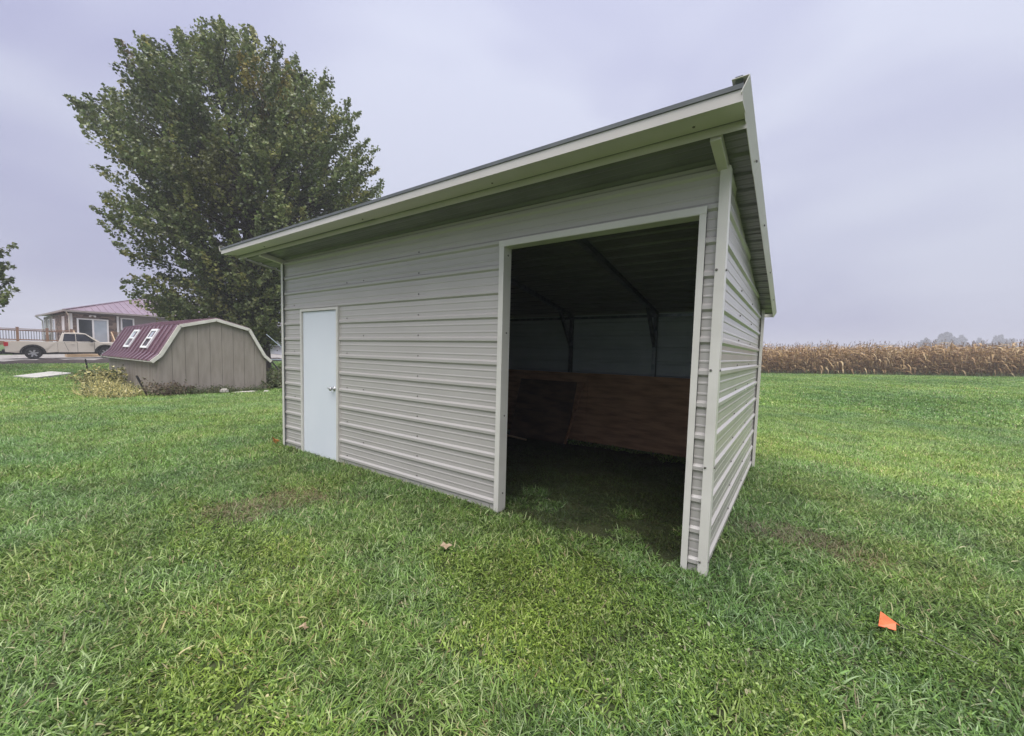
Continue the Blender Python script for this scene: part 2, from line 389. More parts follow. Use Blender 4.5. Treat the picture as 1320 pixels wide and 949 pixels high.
# roof sheets, ribs running along the barn
CS = math.cos(math.atan(SL)); SN = math.sin(math.atan(SL))
RX0, RX1 = -0.65, 6.195
def roofp(u, s, h): return (u, s*CS+h*SN, ZR-s*SN+h*CS)
edges = np.linspace(-0.60, 3.92, 6)
for i in range(5):
    sheet('roof_panel', edges[i]-(0.0 if i == 0 else 0.02), edges[i+1], RX0, RX1, roofp, [M['roofout'], M['soffit']], barn, first=-0.50, lap=0.004*(i % 2)+0.002)
# eave trim: fascia, sloping underside, inner lip, in two lengths with a lapped seam
def zr(y): return ZR-SL*y
for (a, b, dd) in ((RX0-0.01, 2.772, 0.0), (2.762, RX1+0.005, 0.0025)):
    mb = MB()
    poly = [(-0.588-dd,2.998),(-0.585-dd,2.930-dd),(-0.345-dd,2.951-dd),(-0.352-dd,2.897-dd),(-0.347,2.896),(-0.338,2.957),(-0.578,2.936),(-0.580,2.998)]
    mb.prism(poly, 'x', a, b)
    mb.build('fascia_trim', M['creamd'], barn)
MB().box(RX0-0.012, RX1+0.008, -0.598, -0.5895, 2.990, 3.013).box(RX0-0.012, RX1+0.008, -0.598, -0.5, 3.0132, 3.016).build('drip_edge', M['roofout'], barn)
# rake trims along both gable edges
for xx, sg in ((RX1, 1), (RX0-0.006, -1)):
    mb = MB()
    for (y0, y1) in ((-0.605, 0.20), (0.19, 2.1), (2.09, 3.95)):
        o = 0.0 if y0 < 0 else (0.0015 if y0 < 1 else 0.003)
        q = [(xx+o*sg, -0.026), (xx+(0.036+o)*sg, 0.050), (xx+(0.032+o)*sg, 0.053), (xx+(o-0.004)*sg, -0.023)]
        mb.add([(a_, yy, zr(yy)+b_) for yy in (y0, y1) for (a_, b_) in q], [(3,2,1,0),(4,5,6,7),(0,1,5,4),(1,2,6,5),(2,3,7,6),(3,0,4,7)])
        mb.prism([(y0, zr(y0)+0.0525+o), (y1, zr(y1)+0.0525+o), (y1, zr(y1)+0.056+o), (y0, zr(y0)+0.056+o)], 'x', xx-0.034 if sg < 0 else xx-0.05, xx+0.05 if sg < 0 else xx+0.034)
    mb.build('rake_trim', M['cream'], barn)
mb = MB().bar((RX1-0.016, -0.575, 3.0185), (RX1-0.016, -0.604, 3.052), 0.036, 0.003); mb.build('trim_flap', M['roofout'], barn)
# rear eave trim
MB().box(RX0, RX1, 3.905, 3.915, zr(3.9)-0.03, zr(3.9)+0.03).build('rear_eave_trim', M['cream'], barn)
# corner trims
for x0, x1, xo in ((6.022, 6.062, 6.084), (-0.062, -0.002, -0.030)):
    mb = MB()
    if x0 > 0:
        mb.box(x0, xo, -0.024, -0.020, -0.045, 2.842); mb.box(xo-0.004, xo, -0.020, 0.055, -0.045, 2.842)
    else:
        mb.box(-0.030, 0.028, -0.024, -0.020, -0.045, 2.842); mb.box(-0.030, -0.026, -0.020, 0.055, -0.045, 2.842)
    mb.build('corner_trim', M['cream'], barn)
for xo in (W+0.020, -0.024):
    MB().box(xo, xo+0.004, D-0.05, D+0.022, -0.03, zr(D)-0.01).box(min(xo,xo+0.004)-0.03, xo+0.03, D+0.0222, D+0.026, -0.03, zr(D)-0.01).build('corner_trim', M['cream'], barn)
# rafter tails in front of the corner posts
for xc in (6.035, 0.01):
    MB().bar((xc, 0.06, zr(0.06)-0.036), (xc, -0.333, zr(-0.333)-0.036), 0.062, 0.062).build('rafter_tail', M['creamd'], barn, bevel=0.004)
# opening trims (jambs wrap into the doorway)
for side in (0, 1):
    mb = MB()
    if side == 0:
        mb.box(OX0, OX0+0.055, -0.016, -0.012, -0.045, OZ); mb.box(OX0+0.051, OX0+0.055, -0.012, 0.105, -0.045, OZ-0.05)
    else:
        mb.box(OX1-0.045, OX1, -0.016, -0.012, -0.045, OZ); mb.box(OX1-0.045, OX1-0.041, -0.012, 0.105, -0.045, OZ-0.05)
    mb.build('jamb_trim', M['cream'], barn)
MB().box(OX0-0.002, OX1+0.002, -0.020, -0.0162, OZ-0.046, OZ+0.004).box(OX0, OX1, -0.0162, 0.105, OZ-0.050, OZ-0.046).build('header_trim', M['cream'], barn)
# personnel door
for (x0, x1) in ((DX0, DX0+0.042), (DX1-0.042, DX1)):
    MB().box(x0, x1, -0.022, 0.05, -0.04, DZ).build('door_frame', M['cream'], barn, bevel=0.003)
MB().box(DX0+0.0425, DX1-0.0425, -0.021, 0.05, DZ-0.036, DZ-0.001).build('door_frame', M['cream'], barn, bevel=0.003)
pdoor = MB().box(DX0+0.047, DX1-0.047, 0.002, 0.042, 0.012, DZ-0.041).build('personnel_door', M['door'], barn, bevel=0.002)
kx, kz = 1.375, 1.01
MB().lathe([(0.032,0.0),(0.032,-0.008),(0.012,-0.012),(0.012,-0.04),(0.026,-0.048),(0.029,-0.062),(0.020,-0.075),(0.004,-0.078)], 'y', (kx,0.0018,kz), 16).build('door_knob', M['chrome'], pdoor, smooth=True)
MB().tube((kx-0.028, -0.052, kz+0.004), (kx-0.095, -0.050, kz+0.008), 0.008, 0.006, 8).build('lever', M['chrome'], pdoor, smooth=True)
MB().box(DX0+0.043, DX1-0.043, -0.012, 0.05, -0.03, 0.010).build('door_sill', mat('weathered_sill', (0.22,0.27,0.24), 0.6), barn)
# steel frames: legs, rafters, knee braces
for xf in (0.06, 1.66, 3.17, 4.65, 5.985):
    fr = MB()
    fr.box(xf-0.03, xf+0.03, D-0.105, D-0.045, 0.0, zr(D-0.1)-0.063)
    fr.build('rear_leg', M['steel'], barn)
    if xf in (0.06, 5.985) or xf == 1.66 or xf == 3.17:
        MB().box(xf-0.03, xf+0.03, 0.045, 0.105, 0.0, zr(0.07)-0.066).build('front_leg', M['steel'], barn)
    else:
        MB().box(xf-0.03, xf+0.03, 0.045, 0.105, OZ+0.02, zr(0.07)-0.066).build('front_leg', M['steel'], barn)
    MB().bar((xf, 0.062, zr(0.062)-0.036), (xf, D-0.047, zr(D-0.047)-0.036), 0.06, 0.062).build('rafter', M['steel'], barn)
    MB().bar((xf, D-0.10, 1.72), (xf, D-0.52, zr(D-0.52)-0.06), 0.048, 0.055).build('knee_brace', M['steel'], barn)
MB().box(0.02, W-0.02, D-0.106, D-0.044, -0.02, 0.04).build('base_rail', M['steel'], barn)
MB().box(0.02, W-0.02, D-0.03, D-0.006, zr(D)-0.075, zr(D)-0.03).build('rear_girt', M['steel'], barn)
MB().box(W-0.066, W-0.010, 0.11, D-0.11, -0.02, 0.04).build('base_rail', M['steel'], barn)
MB().box(OX0, OX1, 0.106, 0.16, OZ-0.0, OZ+0.055).build('header_tube', M['steel'], barn)
for xf in (OX0+0.021, OX1-0.011):
    MB().box(xf-0.028, xf+0.028, 0.048, 0.102, 0.0, OZ-0.05).build('opening_leg', M['steel'], barn)
# screw heads
mb0 = MB().lathe([(0.009,0.0),(0.009,-0.005),(0.005,-0.008)], 'y', (0,0,0), 6)
scr = mb0.mesh('screw', M['screw'])
def screw(p, rz=0.0, rx=0.0):
    o = link('screw', scr, barn); o.location = p; o.rotation_euler = (rx, 0, rz)
for k in range(12):
    z = RIB0+k*RS+0.045
    for xs_ in (3.03, 2.02, 0.30, 1.66) if k % 1 == 0 else ():
        if xs_ == 1.66 and k % 2: continue
        if xs_ == 0.30 and k % 3: continue
        if xs_ == 2.02 and k % 3 != 1: continue
        if DX0 < xs_ < DX1 and z < DZ: continue
        screw((xs_, 0.0115, z))
for k in range(0, 12, 3):
    screw((6.034, -0.0242, RIB0+k*RS+0.02)); screw((6.0842, 0.02, RIB0+k*RS+0.02), rz=math.pi/2)
for k in range(10):
    for yy in (1.2, 2.3): 
        if RIB0+k*RS+0.045 < zr(yy)-0.05: screw((W+0.0005, yy, RIB0+k*RS+0.045), rz=math.pi/2)
for k in (0.18, 0.95, 1.75, 2.48):
    screw((OX0+0.0555, 0.05, k), rz=math.pi/2)
for x_ in (0.4, 2.65, 4.4, 5.93):
    screw((x_, -0.44, 2.9415), rx=math.pi/2)
for y_ in (0.10, 1.05, 2.2, 3.2):
    screw((RX1+0.022, y_, zr(y_)+0.012), rz=math.pi/2)

# plywood kick boards on the rear and side walls, and loose things inside
PY = D-0.135
kb = empty('plywood_kickboard', (0, 0, 0), 0, 'four-foot stained plywood lining along the back wall inside the barn', 'plywood lining')
for a, b in ((0.10, 1.115), (1.121, 3.555), (3.563, 5.985)):
    MB().box(a, b, PY-0.018, PY, 0.03, 1.235+0.006*(a > 3)).build('plywood_sheet', M['ply'], kb)
mb = MB(); mb.bar((2.78, PY-0.40, 0.02), (2.78, PY-0.05, 1.07), 1.18, 0.014, upv=(0,-1,0.3))
ls = mb.build('leaning_sheet', M['ply2']); tag(ls, 'dark wooden sheet leaning on the plywood lining inside the barn', 'wood sheet')
mb = MB()
for (p, q) in (((3.36, PY-0.42, 0.03), (3.50, PY-0.05, 1.06)),): mb.bar(p, q, 0.04, 0.02)
st = mb.build('leaning_batten', M['ply']); tag(st, 'thin wooden batten leaning beside the dark sheet inside the barn', 'batten')
mb = MB(); mb.tube((2.05, PY-0.62, 0.075), (2.75, PY-0.70, 0.06), 0.018, 0.018, 8)
o = mb.build('pale_stick', M['newwood']); tag(o, 'short pale stick on the dark barn floor by the left jamb', 'stick')

# ------------------------------------------------------------------ gambrel garden shed
shed = empty('gambrel_shed', (-9, 0.62, 0), 0, 'taupe gambrel garden shed with burgundy metal roof and white edging', 'shed')
SY0, SY1, SLN = 0.045, 2.99, 6.0
mid = (SY0+SY1)/2; AP = 2.40
def gable_top(y):
    pts = [(-0.13,1.045),(0.085,1.25),(0.56,2.14),(mid,AP),(SY1+SY0-0.56,2.14),(SY1+SY0-0.085,1.25),(SY1+SY0+0.13,1.045)]
    for (a, ha), (b, hb) in zip(pts, pts[1:]):
        if a <= y <= b: return ha+(hb-ha)*(y-a)/(b-a)
    return 1.0
OUT = [(-0.13,1.045),(0.085,1.25),(0.56,2.14),(mid,AP),(SY1+SY0-0.56,2.14),(SY1+SY0-0.085,1.25),(SY1+SY0+0.13,1.045)]
nb = 9
for i in range(nb):
    a = SY0+(SY1-SY0)*i/nb+0.004; b = SY0+(SY1-SY0)*(i+1)/nb-0.004
    ys_ = sorted(set([a, b]+[p[0] for p in OUT if a < p[0] < b]))
    poly = [(a, 0.06), (b, 0.06)]+[(y, gable_top(y)-0.03) for y in reversed(ys_)]
    MB().prism(poly, 'x', -0.018, 0.0).build('board', M['siding'], shed)
MB().prism([(SY0+0.01,0.05),(SY1-0.01,0.05)]+[(y, z-0.045) for (y, z) in reversed(OUT[1:-1])], 'x', -0.03, -0.0185).build('groove_backing', mat('groove_dark_brown', (0.10,0.08,0.066), 0.9), shed)  # darker brown backing showing in the gaps between the boards
for yy, sg in ((SY0, -1), (SY1, 1)):
    n_ = 20
    for i in range(n_):
        a = -SLN*i/n_-0.02; b = -SLN*(i+1)/n_+0.012-0.02
        y0_, y1_ = (yy, yy+0.018) if sg < 0 else (yy-0.018, yy)
        MB().box(b, a, y0_, y1_, 0.05, 1.12).build('board', M['siding'], shed)
MB().box(-SLN, -SLN-0.02, SY0, SY1, 0.05, 1.1).build('rear_wall', M['siding'], shed)
MB().prism([(SY0,1.1),(SY1,1.1)]+[(y, z-0.03) for (y, z) in reversed(OUT[1:-1])], 'x', -SLN-0.02, -SLN).build('rear_gable', M['siding'], shed)
MB().box(-SLN+0.02, -0.05, SY0+0.022, SY1-0.022, 0.04, 0.10).build('floor_frame', M['bark'], shed)
# roof: one folded sheet per side, with ribs, plus edge trims
for side in (0, 1):
    P = OUT[:4] if side == 0 else OUT[3:]
    mb = MB(); rbs = MB()
    for (p, q) in zip(P, P[1:]):
        mb.add([(0.06,*p),(0.06,*q),(-SLN-0.10,*q),(-SLN-0.10,*p)], [(0,1,2,3)])
        dy, dz_ = q[0]-p[0], q[1]-p[1]; ln = math.hypot(dy, dz_); nv = Vector((0, -dz_/ln, dy/ln))
        k = 0
        while 0.0-0.43*k > -SLN-0.08:
            xk = 0.0-0.43*k; c = nv*0.014
            rbs.bar((xk, p[0]+c.y, p[1]+c.z), (xk, q[0]+c.y, q[1]+c.z), 0.10, 0.07, upv=tuple(nv)); k += 1
    ro = mb.build('roof_sheet', M['burg'], shed)
    sol = ro.modifiers.new('thick', 'SOLIDIFY'); sol.thickness = 0.012; sol.offset = 0
    tag(rbs.build('roof_rib', M['burg'], ro), kind='stuff')
    for xx in (0.062, -SLN-0.145):
        tr = MB()
        for (p, q) in zip(P, P[1:]):
            tr.bar((xx+0.018, p[0], p[1]-0.025), (xx+0.018, q[0], q[1]-0.025), 0.05, 0.095, upv=(0, -(q[1]-p[1]), q[0]-p[0]))
        tr.build('roof_edge_trim', M['shedtrim'], shed)
MB().bar((0.07, mid, AP+0.02), (-SLN-0.12, mid, AP+0.02), 0.22, 0.02).build('ridge_cap', M['burg'], shed)
MB().box(-SLN+0.02, 0.04, -0.120, -0.098, 1.005, 1.036).build('eave_board', M['shedtrim'], shed)
for yy in (SY0-0.024, SY1-0.055):
    MB().box(-0.001, 0.021, yy+0.0, yy+0.085, 0.05, 1.04 if yy < 1 else 1.10).build('corner_board', M['siding'], shed)
# two roof windows in the steep left slope
pA, pB = OUT[1], OUT[2]
dy, dz_ = pB[0]-pA[0], pB[1]-pA[1]; ln = math.hypot(dy, dz_); tv = Vector((0, dy/ln, dz_/ln)); nv = Vector((0, -dz_/ln, dy/ln))
def on_slope(x, t, n): 
    p = Vector((0, pA[0], pA[1]))+tv*(t*ln)+nv*n; return Vector((x, p.y, p.z))
for wx in (-1.85, -3.95):
    wroot = MB()
    wd, t0, t1 = 0.36, 0.16, 0.86
    for (xa, xb, ta, tb) in ((wx-wd, wx-wd+0.09, t0, t1), (wx+wd-0.09, wx+wd, t0, t1), (wx-wd+0.09, wx+wd-0.09, t0, t0+0.07), (wx-wd+0.09, wx+wd-0.09, t1-0.07, t1), (wx-wd+0.09, wx+wd-0.09, 0.50, 0.55)):
        vs = [on_slope(x, t, n) for n in (0.012, 0.06) for (x, t) in ((xa,ta),(xb,ta),(xb,tb),(xa,tb))]
        wroot.add(vs, [(0,3,2,1),(4,5,6,7),(0,1,5,4),(1,2,6,5),(2,3,7,6),(3,0,4,7)])
    wo = wroot.build('roof_window', M['sash'], shed)
    for (ta, tb, mm) in ((t0+0.07, 0.50, M['glass']), (0.55, t1-0.07, M['paleglass'])):
        MB().add([on_slope(x, t, 0.035) for (x, t) in ((wx-wd+0.09,ta),(wx+wd-0.09,ta),(wx+wd-0.09,tb),(wx-wd+0.09,tb))], [(0,1,2,3)]).build('pane', mm, wo)

# ------------------------------------------------------------------ pickup truck
def truck():
    t = empty('pickup_truck', (0,0,0), 0, 'sand-coloured crew cab pickup parked on the gravel before the house', 'pickup truck')
    R = 0.385; WBS = 3.42; HW = 0.93
    def arch(cx, r, n=9): return [(cx+r*math.cos(a), R+0.02+r*math.sin(a)) for a in np.linspace(math.pi, 0, n)]
    def taper(x, y, z):       # sides lean in above the belt, tuck in below the sill
        k = 1.0-0.045*max(0, z-0.75)/0.5-0.05*max(0, 0.55-z)/0.25
        return (x, y*k, z)
    # x=0 rear axle, front axle at WBS; front is +x
    ar, af = arch(0, 0.50), arch(WBS, 0.50)
    bedp = [(-1.16,0.48)]+ar+[(1.10,0.46),(1.10,1.15),(-1.14,1.17),(-1.18,0.9)]
    for sg in (-1, 1):
        MB().prism(bedp, 'y', sg*HW, sg*(HW-0.09), fn=taper).build('bed_side', M['sand'], t, bevel=0.012)
    MB().box(-1.16, -1.09, -HW+0.10, HW-0.10, 0.55, 1.15).build('tailgate', M['sand'], t, bevel=0.012)
    MB().box(-1.08, 1.05, -HW+0.095, HW-0.095, 0.60, 0.66).build('bed_floor', M['black'], t)
    cabp = [(1.115,0.44),(2.84,0.42)]+[(x, z) for (x, z) in af if x < WBS+0.01]
    cabp = [(1.115,0.44),(WBS-0.56,0.42),(WBS-0.56,1.10),(1.115,1.15)]
    MB().prism(cabp, 'y', -HW, HW, fn=taper).build('cab_body', M['sand'], t, bevel=0.012)
    nose = [(WBS-0.555,0.42)]+af+[(WBS+0.60,0.50),(WBS+0.86,0.56),(WBS+0.90,0.95),(WBS+0.72,1.06),(WBS-0.20,1.13),(WBS-0.555,1.13)]
    MB().prism(nose, 'y', -HW, HW, fn=taper).build('front_fender', M['sand'], t, bevel=0.02)
    MB().box(WBS-0.5, WBS+0.7, -0.55, 0.55, 1.095, 1.145).build('hood_bulge', M['sand'], t, bevel=0.03)
    # greenhouse
    gh = [(1.16,1.152),(WBS-0.22,1.132),(WBS-0.95,1.74),(WBS-1.25,1.80),(1.50,1.79),(1.34,1.72)]
    def tap2(x, y, z): return (x, y*(0.975-0.20*(z-1.13)/0.67), z)
    MB().prism(gh, 'y', -HW, HW, fn=tap2).build('cab_roof', M['sand'], t, bevel=0.02)
    for sg in (-1, 1):
        for poly in ([(1.36,1.20),(1.97,1.19),(1.97,1.71),(1.46,1.71)], [(2.00,1.19),(WBS-0.44,1.18),(WBS-0.97,1.69),(2.00,1.71)]):
            MB().prism(poly, 'y', sg*(HW-0.01), sg*(HW+0.006), fn=tap2).build('side_window', M['tint'], t)
        for poly in ([(1.60,0.50),(1.615,0.50),(1.43,1.14),(1.415,1.14)], [(2.03,0.44),(2.045,0.44),(2.045,1.14),(2.03,1.14)], [(2.86,0.44),(2.875,0.44),(2.875,1.10),(2.86,1.10)]):
            MB().prism(poly, 'y', sg*(HW-0.02), sg*(HW+0.003), fn=taper).build('door_seam', M['black'], t)
        for xh in (1.72, 2.62):
            MB().box(xh, xh+0.18, sg*(HW+0.0)-0.018, sg*HW+0.018, 0.99, 1.02).build('door_handle', M['sand'], t)
        mi = MB().box(WBS-0.74, WBS-0.60, sg*(HW+0.03)-0.0, sg*(HW+0.21), 1.14, 1.30); mi.build('mirror', M['black'], t, bevel=0.02)
        for cx in (0, WBS):
            fl = MB(); A0 = arch(cx, 0.50, 15); A1 = [(cx+0.58*math.cos(a), R+0.02+0.57*math.sin(a)) for a in np.linspace(math.pi, 0, 15)]
            fl.prism(A0+A1[::-1], 'y', sg*(HW-0.04), sg*(HW+0.035)); fl.build('wheel_arch_flare', M['black'], t)
            wh = MB().lathe([(0.25,-0.13),(0.35,-0.13),(R,-0.09),(R,0.09),(0.35,0.13),(0.25,0.13)], 'y', (cx, sg*(HW-0.12), R), 28)
            wo = wh.build('wheel', M['tyre'], t, smooth=False)
            MB().lathe([(0.245,-0.10),(0.245,0.10)], 'y', (cx, sg*(HW-0.12), R), 24).build('rim_barrel', M['black'], wo)
            sp = MB()
            for k in range(6):
                a = k*math.pi/3+0.2; c_, s_ = math.cos(a), math.sin(a)
                yy = sg*(HW+0.005)
                sp.bar((cx+0.06*c_, yy-sg*0.01, R+0.06*s_), (cx+0.235*c_, yy, R+0.235*s_), 0.085, 0.03, upv=(0,1,0))
            sp.lathe([(0.075,-0.02),(0.075,0.02)], 'y', (cx, sg*(HW-0.0), R), 14)
            sp.build('spoke', M['rim'], wo)
        MB().prism([(-1.20,0.86),(-1.02,0.88),(-1.00,1.12),(-1.19,1.13)], 'y', sg*(HW-0.12), sg*(HW+0.006), fn=taper).build('tail_light', M['redlens'], t)
        MB().box(WBS+0.66, WBS+0.91, sg*(HW-0.34) if sg > 0 else -HW+0.02, sg*(HW-0.02) if sg > 0 else -HW+0.34, 0.84, 1.0).build('headlight', M['clear'], t, bevel=0.02)
    MB().add([tap2(*p) for p in ((WBS-0.25,-0.80,1.165),(WBS-0.25,0.80,1.165),(WBS-0.93,0.80,1.725),(WBS-0.93,-0.80,1.725))], [(0,1,2,3)]).build('windscreen', M['tint'], t).location = (0.012, 0, 0.012)
    MB().box(-1.30, -1.165, -HW+0.04, HW-0.04, 0.46, 0.66).build('rear_bumper', M['black'], t, bevel=0.02)
    MB().box(WBS+0.80, WBS+0.98, -HW+0.06, HW-0.06, 0.42, 0.66).build('front_bumper', M['sand'], t, bevel=0.03)
    MB().box(WBS+0.86, WBS+0.925, -0.50, 0.50, 0.70, 0.99).build('grille', M['black'], t, bevel=0.01)
    MB().box(-0.9, WBS+0.5, -0.45, 0.45, 0.30, 0.46).build('underbody', M['black'], t)
    for cx in (0, WBS): MB().box(cx-0.56, cx+0.56, -HW+0.26, HW-0.26, 0.42, 1.0).build('wheel_well', M['black'], t)
    for sg in (-1, 1): MB().prism([(-0.56,0.86),(0.56,0.86),(0.56,0.99),(-0.56,0.99)], 'y', sg*(HW-0.085), sg*(HW-0.27)).build('wheel_well', M['black'], t)
    for sg in (-1, 1): MB().box(0.60, WBS-0.58, sg*(HW-0.16)-0.06, sg*(HW-0.16)+0.06, 0.33, 0.42).build('side_step', M['black'], t)
    return t
trk = truck()
ta = math.atan2(4.05-0.675, -35.47+35.89)
trk.location = (-35.89, 0.675, float(gz(-35.9, 0.7))+0.02)
trk.rotation_euler = (0, -math.atan2(float(gz(-35.47,4.05)-gz(-35.89,0.675)), 3.4), ta)

# ------------------------------------------------------------------ house
HX, HY, HB, HL = -43.8, 3.5, 0.45, 17.0
EV = 4.02
house = empty('ranch_house', (0,0,0), 0, 'stone and taupe ranch house with plum hipped metal roof behind the pickup', 'house')
MB().box(-59.0, HX, HY, HY+HL, HB, EV).build('wall', M['hsiding'], house)
MB().box(HX, HX+0.10, HY-0.10, 6.28, HB, EV-0.10).build('stone_facing', M['veneer'], house)
MB().box(-52.5, HX, HY-0.10, HY, HB, EV-0.10).build('stone_facing', M['veneer'], house)
for (x0, x1, y0, y1) in ((HX+0.101, HX+0.125, HY-0.125, HY+0.06), (HX-0.06, HX+0.125, HY-0.125, HY-0.101), (HX, HX+0.11, 6.285, 6.42), (-52.66, -52.505, HY-0.11, HY)):
    MB().box(x0, x1, y0, y1, HB, EV-0.1).build('corner_trim', M['sash'], house)
# sliding door and windows on the gable front
def opening(x, y0, y1, z0, z1, parts, wname, glassm):
    fr = MB()
    for (a, b, c, d) in ((y0, y1, z1-0.10, z1), (y0, y1, z0, z0+0.08), (y0, y0+0.11, z0+0.08, z1-0.10), (y1-0.11, y1, z0+0.08, z1-0.10)):
        fr.box(x, x+0.06, a, b, c, d)
    for k in range(1, parts):
        yc = y0+(y1-y0)*k/parts; fr.box(x, x+0.055, yc-0.06, yc+0.06, z0+0.08, z1-0.10)
    fo = fr.build(wname, M['sash'], house)
    for k in range(parts):
        a = y0+0.09+(y1-y0-0.18)*k/parts; b = y0+0.09+(y1-y0-0.18)*(k+1)/parts
        MB().box(x-0.02, x+0.018, a, b, z0+0.05, z1-0.08).build('pane', glassm[k % len(glassm)], fo)
opening(HX+0.101, 3.80, 5.74, 1.43, 3.55, 2, 'sliding_door', [M['glass'], M['paleglass']])
opening(HX+0.004, 6.55, 7.48, 2.70, 3.80, 1, 'window', [M['glass']])
opening(HX+0.004, 9.8, 10.9, 2.60, 3.70, 1, 'window', [M['glass']])
for (xa, xb, z0, z1) in ((-45.9,-47.0,1.45,3.75), (-50.6,-52.3,1.45,3.65), (-54.6,-55.8,2.2,3.75), (-57.2,-58.2,2.2,3.75)):
    fr = MB()
    yy = HY-0.101 if xa > -52.5 else HY-0.004
    for (a, b, c, d) in ((xb, xa, z1-0.1, z1), (xb, xa, z0, z0+0.08), (xb, xb+0.2, z0+0.08, z1-0.1), (xa-0.2, xa, z0+0.08, z1-0.1)):
        fr.box(a, b, yy-0.06, yy, c, d)
    fo = fr.build('window', M['sash'], house)
    MB().box(xb+0.1, xa-0.1, yy-0.02, yy+0.02, z0+0.05, z1-0.05).build('pane', M['paleglass'] if xa < -50 else M['sash'], fo)
lt = MB().box(HX+0.10, HX+0.16, 4.62, 4.86, 3.78, 3.86); lt.tube((HX+0.16,4.66,3.82),(HX+0.30,4.58,3.76),0.06,0.08,10); lt.tube((HX+0.16,4.82,3.82),(HX+0.30,4.90,3.76),0.06,0.08,10)
lt.build('flood_light', M['sash'], house)
# hip roof
o_ = 0.45; x0h, x1h, y0h, y1h = -59.0-o_, HX+o_, HY-o_, HY+HL+o_
zt = EV+0.14; hx = (x1h-x0h)/2; pit = 0.33; za = zt+hx*pit*0.98
rid0 = (x0h+hx, y0h+hx, za); rid1 = (x0h+hx, max(y1h-hx, y0h+hx+1.0), za)
rf = MB().add([(x0h,y0h,zt),(x1h,y0h,zt),(x1h,y1h,zt),(x0h,y1h,zt),rid0,rid1], [(0,1,4),(1,2,5,4),(2,3,5),(3,0,4,5),(3,2,1,0)])
roof = rf.build('roof', M['hroof'], house)
sm = MB()
y = y0h+0.4
while y < y1h-0.3:       # seams on the slope that faces the lawn
    tt = min(1.0, (y-y0h)/hx, (y1h-y)/hx) if True else 1
    p = Vector((x1h, y, zt+0.02)); q = Vector((x1h-hx*tt, y, zt+(za-zt)*tt+0.02)); sm.bar(p, q, 0.05, 0.05); y += 0.46
x = x0h+0.4
while x < x1h-0.3:
    tt = min(1.0, (x-x0h)/hx, (x1h-x)/hx); p = Vector((x, y0h, zt+0.02)); q = Vector((x, y0h+hx*tt, zt+(za-zt)*tt+0.02)); sm.bar(p, q, 0.05, 0.05); x += 0.46
tag(sm.build('roof_seam', M['hroof'], roof), kind='stuff')
MB().bar((x1h,y0h,zt+0.05), rid0, 0.20, 0.05).bar((x0h,y0h,zt+0.05), rid0, 0.20, 0.05).bar(rid0, rid1, 0.2, 0.05).build('hip_cap', M['hroof'], roof)
MB().box(x0h-0.1, x1h+0.1, y0h-0.1, y0h, zt-0.13, zt+0.02).box(x1h, x1h+0.1, y0h, y1h, zt-0.13, zt+0.02).build('gutter', mat('bronze_gutter', (0.30,0.26,0.24), 0.5), house)
MB().tube((x1h+0.03, y0h+0.1, zt-0.12), (HX+0.17, HY-0.14, zt-0.42), 0.05, 0.05, 8).tube((HX+0.17, HY-0.14, zt-0.42), (HX+0.17, HY-0.14, HB+0.1), 0.05, 0.05, 8).build('downspout', M['shedtrim'], house)
MB().tube((x0h+0.3, y0h-0.05, zt-0.1), (-58.9, HY-0.1, zt-0.5), 0.06, 0.06, 8).tube((-58.9, HY-0.1, zt-0.5), (-58.9, HY-0.1, HB+0.1), 0.06, 0.06, 8).build('downspout', M['sash'], house)

# ------------------------------------------------------------------ deck
deck = empty('wooden_deck', (0,0,0), 0, 'raised brown wooden deck with baluster railing along the ranch house', 'deck')
DXF, DZF = -42.4, 1.47
MB().box(-43.65, DXF-0.02, -9.0, 8.6, DZF-0.05, DZF).box(-52, -43.66, -9.0, HY-0.2, DZF-0.05, DZF).build('platform', M['deck'], deck)
MB().box(DXF-0.02, DXF+0.02, -9.0, 8.6, DZF-0.30, DZF-0.002).build('rim_board', M['deck'], deck)
pst = [-9.0,-7.2,-5.4,-3.6,-1.6,0.47,1.98,3.30, 5.75,7.1,8.5]
for py in pst:
    MB().box(DXF-0.07, DXF+0.07, py-0.07, py+0.07, 0.3, 2.52).box(DXF-0.09, DXF+0.09, py-0.09, py+0.09, 2.52, 2.56).build('post', M['deck'], deck)
for a, b in list(zip(pst[:8], pst[1:8]))+list(zip(pst[8:], pst[9:])):
    MB().box(DXF-0.075, DXF+0.075, a+0.071, b-0.071, 2.40, 2.45).build('top_rail', M['deck'], deck)
    MB().box(DXF-0.03, DXF+0.03, a+0.071, b-0.071, 2.27, 2.36).build('upper_rail', M['deck'], deck)
    MB().box(DXF-0.03, DXF+0.03, a+0.071, b-0.071, 1.56, 1.64).build('lower_rail', M['deck'], deck)
    bl = MB(); n_ = int((b-a)/0.135)
    for k in range(1, n_): 
        yb = a+(b-a)*k/n_; bl.box(DXF-0.015, DXF+0.015, yb-0.015, yb+0.015, 1.64, 2.27)
    tag(bl.build('baluster', M['bark'], deck), kind='stuff')
stx = MB()
for k in range(6): stx.box(DXF+0.03+0.27*k, DXF+0.30+0.27*k, 3.5, 5.6, DZF-0.18*(k+1)-0.05, DZF-0.18*(k+1))
stx.build('stair_tread', M['newwood'], deck)
for ys_ in (3.42, 5.66):
    MB().bar((DXF+0.05, ys_, 2.42), (DXF+1.5, ys_, 1.45), 0.06, 0.12).bar((DXF+1.5, ys_, 1.45), (DXF+1.5, ys_, 0.35), 0.10, 0.10).build('stair_rail', M['newwood'], deck)
# pallet of lumber lying under the deck edge, seen below the truck
o = MB().box(-38.6, -37.6, 2.4, 5.0, 0.36, 0.62).build('lumber_stack', M['newwood']); tag(o, 'low stack of fresh yellow lumber seen beneath the pickup', 'lumber')

